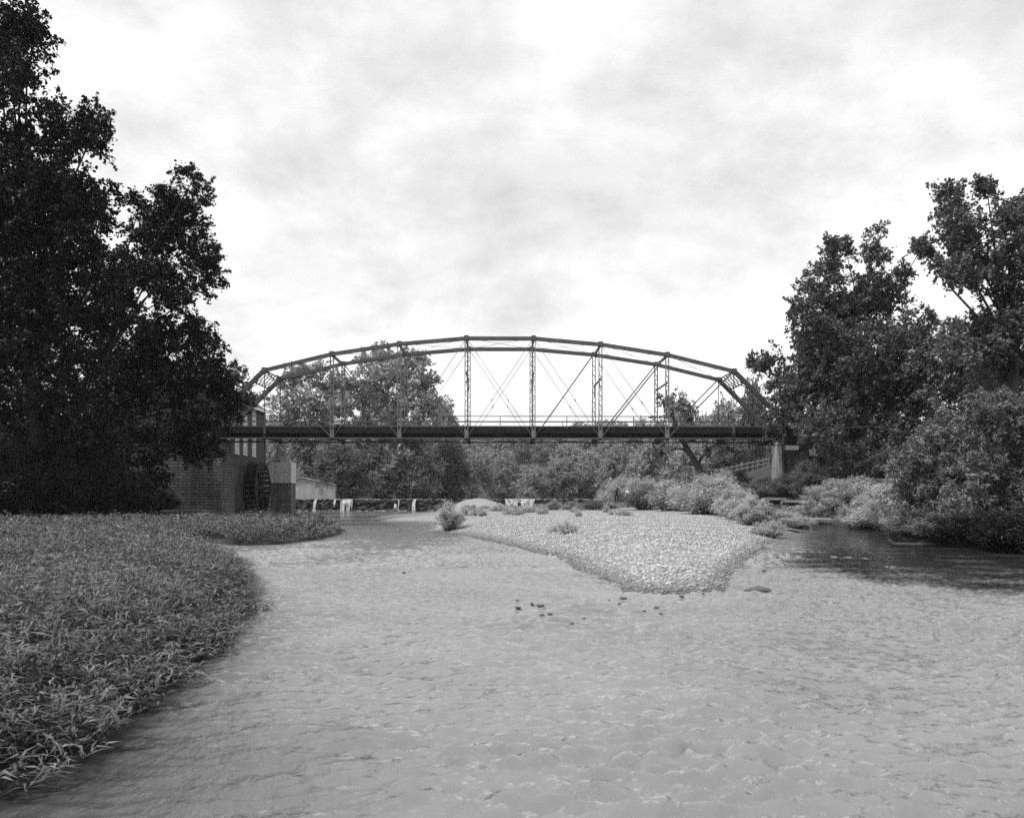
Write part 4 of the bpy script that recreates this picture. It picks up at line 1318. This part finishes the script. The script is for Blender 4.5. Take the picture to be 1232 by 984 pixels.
    for px, D, h, lab in [(338, 112, 1.0, 'small white spout at the foot of the dam near the mill'), (475.5, 124, 1.1, 'small white spout at the dam foot left of the lone shrub')]:
        p = at(px, 0, D)
        mb = MB().tube([(0, 0, -.1), (.05, 0, h * .5), (0, 0, h)], [.42, .25, .12], 8)
        for k in range(6): mb.tube([(random.uniform(-.4, .4), random.uniform(-.2, .2), -.1), (random.uniform(-.3, .3), 0, h * .4)], [.2, .05], 6)
        o = mb.build('water_spout', M['fall'], smooth=True); o.location = (p.x, D, 0); tag(o, lab, 'water spout', 'water spilling over the dam')
    # rail fence on the right bank
    fr = empty('rail_fence', (24, 96, 0)); tag(fr, 'weathered pale rail fence climbing the right bank under the bridge deck', 'fence')
    p0, p1 = at(862, 567, 98), at(925, 553, 94)
    n = 11
    for k in range(n):
        p = p0.lerp(p1, k / (n - 1)) - Vector((24, 96, 0))
        MB().box((p.x, p.y, p.z - .45), (.16, .14, 1.5)).build('post', M['fence'], fr)
    for dz in (.1, -.35):
        a, b = p0 - Vector((24, 96, -dz)), p1 - Vector((24, 96, -dz))
        MB().bar(a + Vector((0, -.1, 0)), b + Vector((0, -.1, 0)), .06, .12).build('rail', M['fence'], fr)
    # leaning dark tree under the bridge
    lt = empty('leaning_tree', at(850, 580, 90)); tag(lt, 'dark leaning tree trunk rising under the right part of the bridge deck', 'tree')
    o = lt.location
    pts = [at(px, py, 90) - Vector(o) for px, py in ((853, 590), (846, 575), (839, 560), (830, 545), (820, 528), (812, 508), (806, 490))]
    mb = MB().tube(pts, [.5, .42, .36, .3, .26, .18, .08], 9)
    for k, q in ((2, (850, 545)), (3, (815, 540)), (1, (862, 566)), (2, (822, 560))):
        e2 = at(*q, 90) - Vector(o); mb.tube([pts[k], pts[k].lerp(e2, .6) + Vector((0, .3, .2)), e2], [.2, .13, .06], 6)
    mb.build('trunk', M['bark'], lt, True)
    blobs = []
    for (px, py, rp) in [(818, 486, 16), (806, 500, 14), (800, 485, 9), (828, 500, 14), (800, 540, 16), (830, 525, 14), (858, 540, 16), (870, 528, 12), (785, 545, 10)]:
        p = at(px, py, 90 + random.uniform(-1, 1)) - Vector(o); r = rp * 90 / F
        blobs.append((p.x, p.y, p.z, r, r, r * .8))
    v, f, C = crown_from_blobs(blobs, .9, .34, rc=(.5, 1.0))
    link('crown', np_mesh('crown', v, f), M['leaf_right'], lt)
    # fallen boards by the abutment
    bd = empty('plank_pile', at(205, 600, 74)); tag(bd, 'slanting weathered planks leaning on the bank left of the stone abutment', 'planks')
    o = Vector(bd.location)
    for k in range(5):
        a = at(189 + k * 2.5, 579 + k * .6, 74.5 - k * .5) - o; b = at(212 + k * 2.5, 594 + k * 2.2, 73.5 - k * .5) - o
        MB().bar(a, b, .11, .04).build('plank', M['plank'], bd)
    # parapet stones at the far right end of the dam
    bl = MB()
    for k in range(16):
        px = 668 + k * 5 + random.uniform(-1, 1)
        p = at(px, 604 + random.uniform(-2, 3), 122)
        bl = MB().box((0, 0, 0), (random.uniform(.4, .8), .6, random.uniform(.3, .6)), jit=.1)
        o2 = bl.build('dam_boulder', M['rock']); o2.location = (p.x, 122, p.z)
        o2.location.z = bz(p.x, 122) + .2
        tag(o2, 'rough boulder in the loose stone row at the right end of the dam', 'boulder', 'boulders at the right end of the dam')


# ------------------------------------------------------------------ people
def skin_body(name, joints, edges, parent, mat):
    me = bpy.data.meshes.new(name)
    me.from_pydata([j[:3] for j in joints], edges, [])
    o = bpy.data.objects.new(name, me); COL.objects.link(o)
    sk = o.modifiers.new('s', 'SKIN'); su = o.modifiers.new('u', 'SUBSURF'); su.levels = 1; su.render_levels = 1
    for i, j in enumerate(joints):
        me.skin_vertices[0].data[i].radius = (j[3], j[4] if len(j) > 4 else j[3])
    me.skin_vertices[0].data[0].use_root = True
    dg = bpy.context.evaluated_depsgraph_get()
    m2 = bpy.data.meshes.new_from_object(o.evaluated_get(dg))
    bpy.data.objects.remove(o)
    m2.materials.clear(); m2.materials.append(mat)
    m2.polygons.foreach_set('use_smooth', [True] * len(m2.polygons))
    return link(name, m2, None, parent)


def build_people():
    E = [(0, 1), (1, 2), (2, 3), (3, 4), (4, 5), (2, 6), (6, 7), (7, 8), (8, 9), (2, 10), (10, 11), (11, 12), (12, 13), (0, 14), (14, 15), (15, 16), (16, 17), (0, 18), (18, 19), (19, 20), (20, 21)]

    def stand(lean):
        J = [(0, 0, .95, .15, .11), (0, 0, 1.15, .14, .1), (lean * .3, 0, 1.4, .17, .11), (lean * .4, 0, 1.53, .055), (lean * .55, -.02, 1.62, .09), (lean * .6, -.02, 1.72, .085),
             (-.2 + lean * .3, 0, 1.42, .055), (-.36, -.02, 1.2, .048), (-.24, -.1, .98, .038), (-.16, -.12, .92, .035),
             (.2 + lean * .3, 0, 1.42, .055), (.38, -.06, 1.22, .048), (.42, -.2, 1.02, .038), (.42, -.24, .94, .035),
             (-.1, 0, .86, .1), (-.17, -.02, .5, .07), (-.2, 0, .1, .05), (-.21, -.14, .04, .045), (.1, 0, .86, .1), (.14, -.03, .5, .07), (.16, 0, .1, .05), (.17, -.14, .04, .045)]
        return J
    x = (742 - CX) / F * 100
    z = bz(x, 100)
    zf = CAMZ - 3.5 / F * 100
    p = empty('person', (x, 100, zf - .05)); tag(p, 'person in dark clothes standing with bent arms on the far shore under the bridge', 'person')
    skin_body('body', stand(.1), E, p, M['shirt_dark'])
    mb = MB().tube([(.06, -.02, 1.66), (.06, -.02, 1.74), (.06, 0, 1.78)], [.10, .10, .05], 8); mb.build('hair', M['hair'], p, True)
    # the stooping one in white
    x = (756 - CX) / F * 101
    p2 = empty('person', (x, 101, zf - .05)); tag(p2, 'person in a white top stooping forward, right of the dark clothed person', 'person')
    J = [(.1, 0, .92, .14, .11), (-.02, 0, 1.1, .14, .1), (-.26, 0, 1.22, .16, .11), (-.38, 0, 1.28, .055), (-.47, 0, 1.3, .085), (-.56, 0, 1.3, .08),
         (-.26, -.2, 1.2, .055), (-.32, -.24, .94, .048), (-.4, -.2, .7, .038), (-.42, -.18, .62, .035),
         (-.26, .2, 1.2, .055), (-.32, .24, .94, .048), (-.38, .2, .7, .038), (-.4, .18, .62, .035),
         (.08, -.1, .84, .1), (.02, -.14, .48, .07), (.08, -.14, .1, .05), (-.06, -.15, .04, .045), (.08, .1, .84, .1), (.06, .14, .48, .07), (.12, .14, .1, .05), (-.02, .15, .04, .045)]
    skin_body('body', J, E, p2, M['skin'])
    MB().tube([(.08, 0, .98), (-.05, 0, 1.12), (-.3, 0, 1.25)], [.19, .2, .19], 10).build('shirt', M['shirt_white'], p2, True)
    MB().tube([(.1, 0, .98), (.09, 0, .72)], [.19, .2], 10).build('shorts', M['shirt_dark'], p2, True)
    MB().tube([(-.47, 0, 1.36), (-.55, 0, 1.38)], [.08, .08], 8).build('hair', M['hair'], p2, True)
    # flat low rock under their feet
    for (xx, yy, l) in [((742 - CX) / F * 100, 100.2, 'low flat ledge under the dark clothed person'), ((757 - CX) / F * 101, 101.2, 'low flat ledge under the stooping person')]:
        zg = bz(xx, yy)
        h = max(.15, zf - .05 - zg)
        o = MB().box((0, 0, h / 2 - .2), (2.2, 1.6, h + .38), jit=.05).build('rock_ledge', M['rock']); o.location = (xx, yy, zg)
        tag(o, l, 'rock ledge')


# ------------------------------------------------------------------ sky, sun, camera
def build_world():
    w = bpy.data.worlds.new('World'); S.world = w; w.use_nodes = True
    nt = w.node_tree; bg = nt.nodes['Background']
    el, az = math.radians(54), math.radians(-112)          # sun high on the left
    sky = N(nt, 'ShaderNodeTexSky'); sky.sky_type = 'NISHITA'; sky.sun_disc = False
    sky.sun_elevation = el; sky.sun_rotation = az
    bw = N(nt, 'ShaderNodeRGBToBW'); nt.links.new(sky.outputs[0], bw.inputs[0])
    tc = N(nt, 'ShaderNodeTexCoord')
    sp = N(nt, 'ShaderNodeSeparateXYZ'); nt.links.new(tc.outputs['Generated'], sp.inputs[0])
    zz = N(nt, 'ShaderNodeMath', operation='MAXIMUM'); zz.inputs[1].default_value = 0.0; nt.links.new(sp.outputs['Z'], zz.inputs[0])
    za = N(nt, 'ShaderNodeMath', operation='ADD'); za.inputs[1].default_value = 0.34; nt.links.new(zz.outputs[0], za.inputs[0])
    dx = N(nt, 'ShaderNodeMath', operation='DIVIDE'); dy = N(nt, 'ShaderNodeMath', operation='DIVIDE')
    nt.links.new(sp.outputs['X'], dx.inputs[0]); nt.links.new(za.outputs[0], dx.inputs[1])
    nt.links.new(sp.outputs['Y'], dy.inputs[0]); nt.links.new(za.outputs[0], dy.inputs[1])
    cb = N(nt, 'ShaderNodeCombineXYZ'); nt.links.new(dx.outputs[0], cb.inputs[0]); nt.links.new(dy.outputs[0], cb.inputs[1])

    def nz(scale, det, off, rough=.55, dist=0.0):
        mp = N(nt, 'ShaderNodeMapping'); mp.inputs['Location'].default_value = off; nt.links.new(cb.outputs[0], mp.inputs[0])
        n = N(nt, 'ShaderNodeTexNoise'); n.inputs['Scale'].default_value = scale; n.inputs['Detail'].default_value = det; n.inputs['Roughness'].default_value = rough
        n.inputs['Distortion'].default_value = dist
        nt.links.new(mp.outputs[0], n.inputs['Vector']); return n.outputs[0]
    big = nz(1.5, 9, (3.1, 1.7, 0), .55, .1)
    fine = nz(4.6, 10, (7.7, 4.2, 0), .6, .1)
    body = ramp(nt, big, [(.34, .60), (.45, .69), (.52, .78), (.60, .90)])
    fin = ramp(nt, fine, [(.34, .80), (.47, .92), (.57, 1.02)])
    cl = N(nt, 'ShaderNodeMix', data_type='RGBA', blend_type='MULTIPLY'); cl.inputs[0].default_value = 1
    nt.links.new(body, cl.inputs[6]); nt.links.new(fin, cl.inputs[7])
    sc = N(nt, 'ShaderNodeVectorMath', operation='SCALE'); nt.links.new(cl.outputs[2], sc.inputs[0])
    hz = N(nt, 'ShaderNodeMapRange'); hz.inputs[1].default_value = 0.0; hz.inputs[2].default_value = 0.5; hz.inputs[3].default_value = 11.0; hz.inputs[4].default_value = 9.6
    nt.links.new(zz.outputs[0], hz.inputs[0]); nt.links.new(hz.outputs[0], sc.inputs['Scale'])
    mx = N(nt, 'ShaderNodeMix', data_type='RGBA'); mx.inputs[0].default_value = .92
    nt.links.new(bw.outputs[0], mx.inputs[6]); nt.links.new(sc.outputs[0], mx.inputs[7])
    nt.links.new(mx.outputs[2], bg.inputs[0]); bg.inputs[1].default_value = 0.1
    ld = bpy.data.lights.new('sun', 'SUN'); ld.energy = 2.8; ld.angle = math.radians(10); ld.color = (1, 1, 1)
    lo = bpy.data.objects.new('sun', ld); COL.objects.link(lo)
    # nishita azimuth: rotation 0 = +Y, clockwise positive
    d = Vector((math.sin(az) * math.cos(el), math.cos(az) * math.cos(el), math.sin(el)))
    lo.rotation_euler = (-d).to_track_quat('-Z', 'Y').to_euler()
    lo.location = d * 50


def build_camera():
    c = bpy.data.cameras.new('camera'); o = bpy.data.objects.new('camera', c); COL.objects.link(o)
    o.location = (0, 0, CAMZ); o.rotation_euler = (math.radians(90), 0, 0)
    c.sensor_width = 36; c.sensor_fit = 'HORIZONTAL'
    c.lens = 36 * F / 1232
    c.shift_y = (HY - 492) / 1232
    c.clip_end = 6000; c.clip_start = .1
    S.camera = o


build_setting()
build_bridge()
build_mill()
build_near_trees()
build_valley_trees()
build_shrubs()
build_plants()
build_cobbles()
build_people()
build_world()
build_camera()
hm = bpy.data.materials.new('haze'); hm.use_nodes = True
hm.node_tree.nodes.remove(hm.node_tree.nodes['Principled BSDF'])
pv = N(hm.node_tree, 'ShaderNodeVolumePrincipled')
pv.inputs['Color'].default_value = (.9, .9, .9, 1); pv.inputs['Density'].default_value = 0.00014
hm.node_tree.links.new(pv.outputs[0], hm.node_tree.nodes['Material Output'].inputs['Volume'])
tag(MB().box((0, 1150, 33), (5800, 3800, 72)).build('haze', hm), kind='stuff')
S.view_settings.view_transform = 'Standard'
S.view_settings.look = 'None'
S.view_settings.exposure = 0.5
S.view_settings.gamma = 1
S.view_settings.use_curve_mapping = False
S.cycles.max_bounces = 5
S.cycles.diffuse_bounces = 2
S.cycles.glossy_bounces = 2
S.cycles.transmission_bounces = 3
S.cycles.caustics_reflective = False
S.cycles.caustics_refractive = False
S.cycles.use_denoising = False
S.cycles.sample_clamp_direct = 4.0
S.cycles.sample_clamp_indirect = 2.0
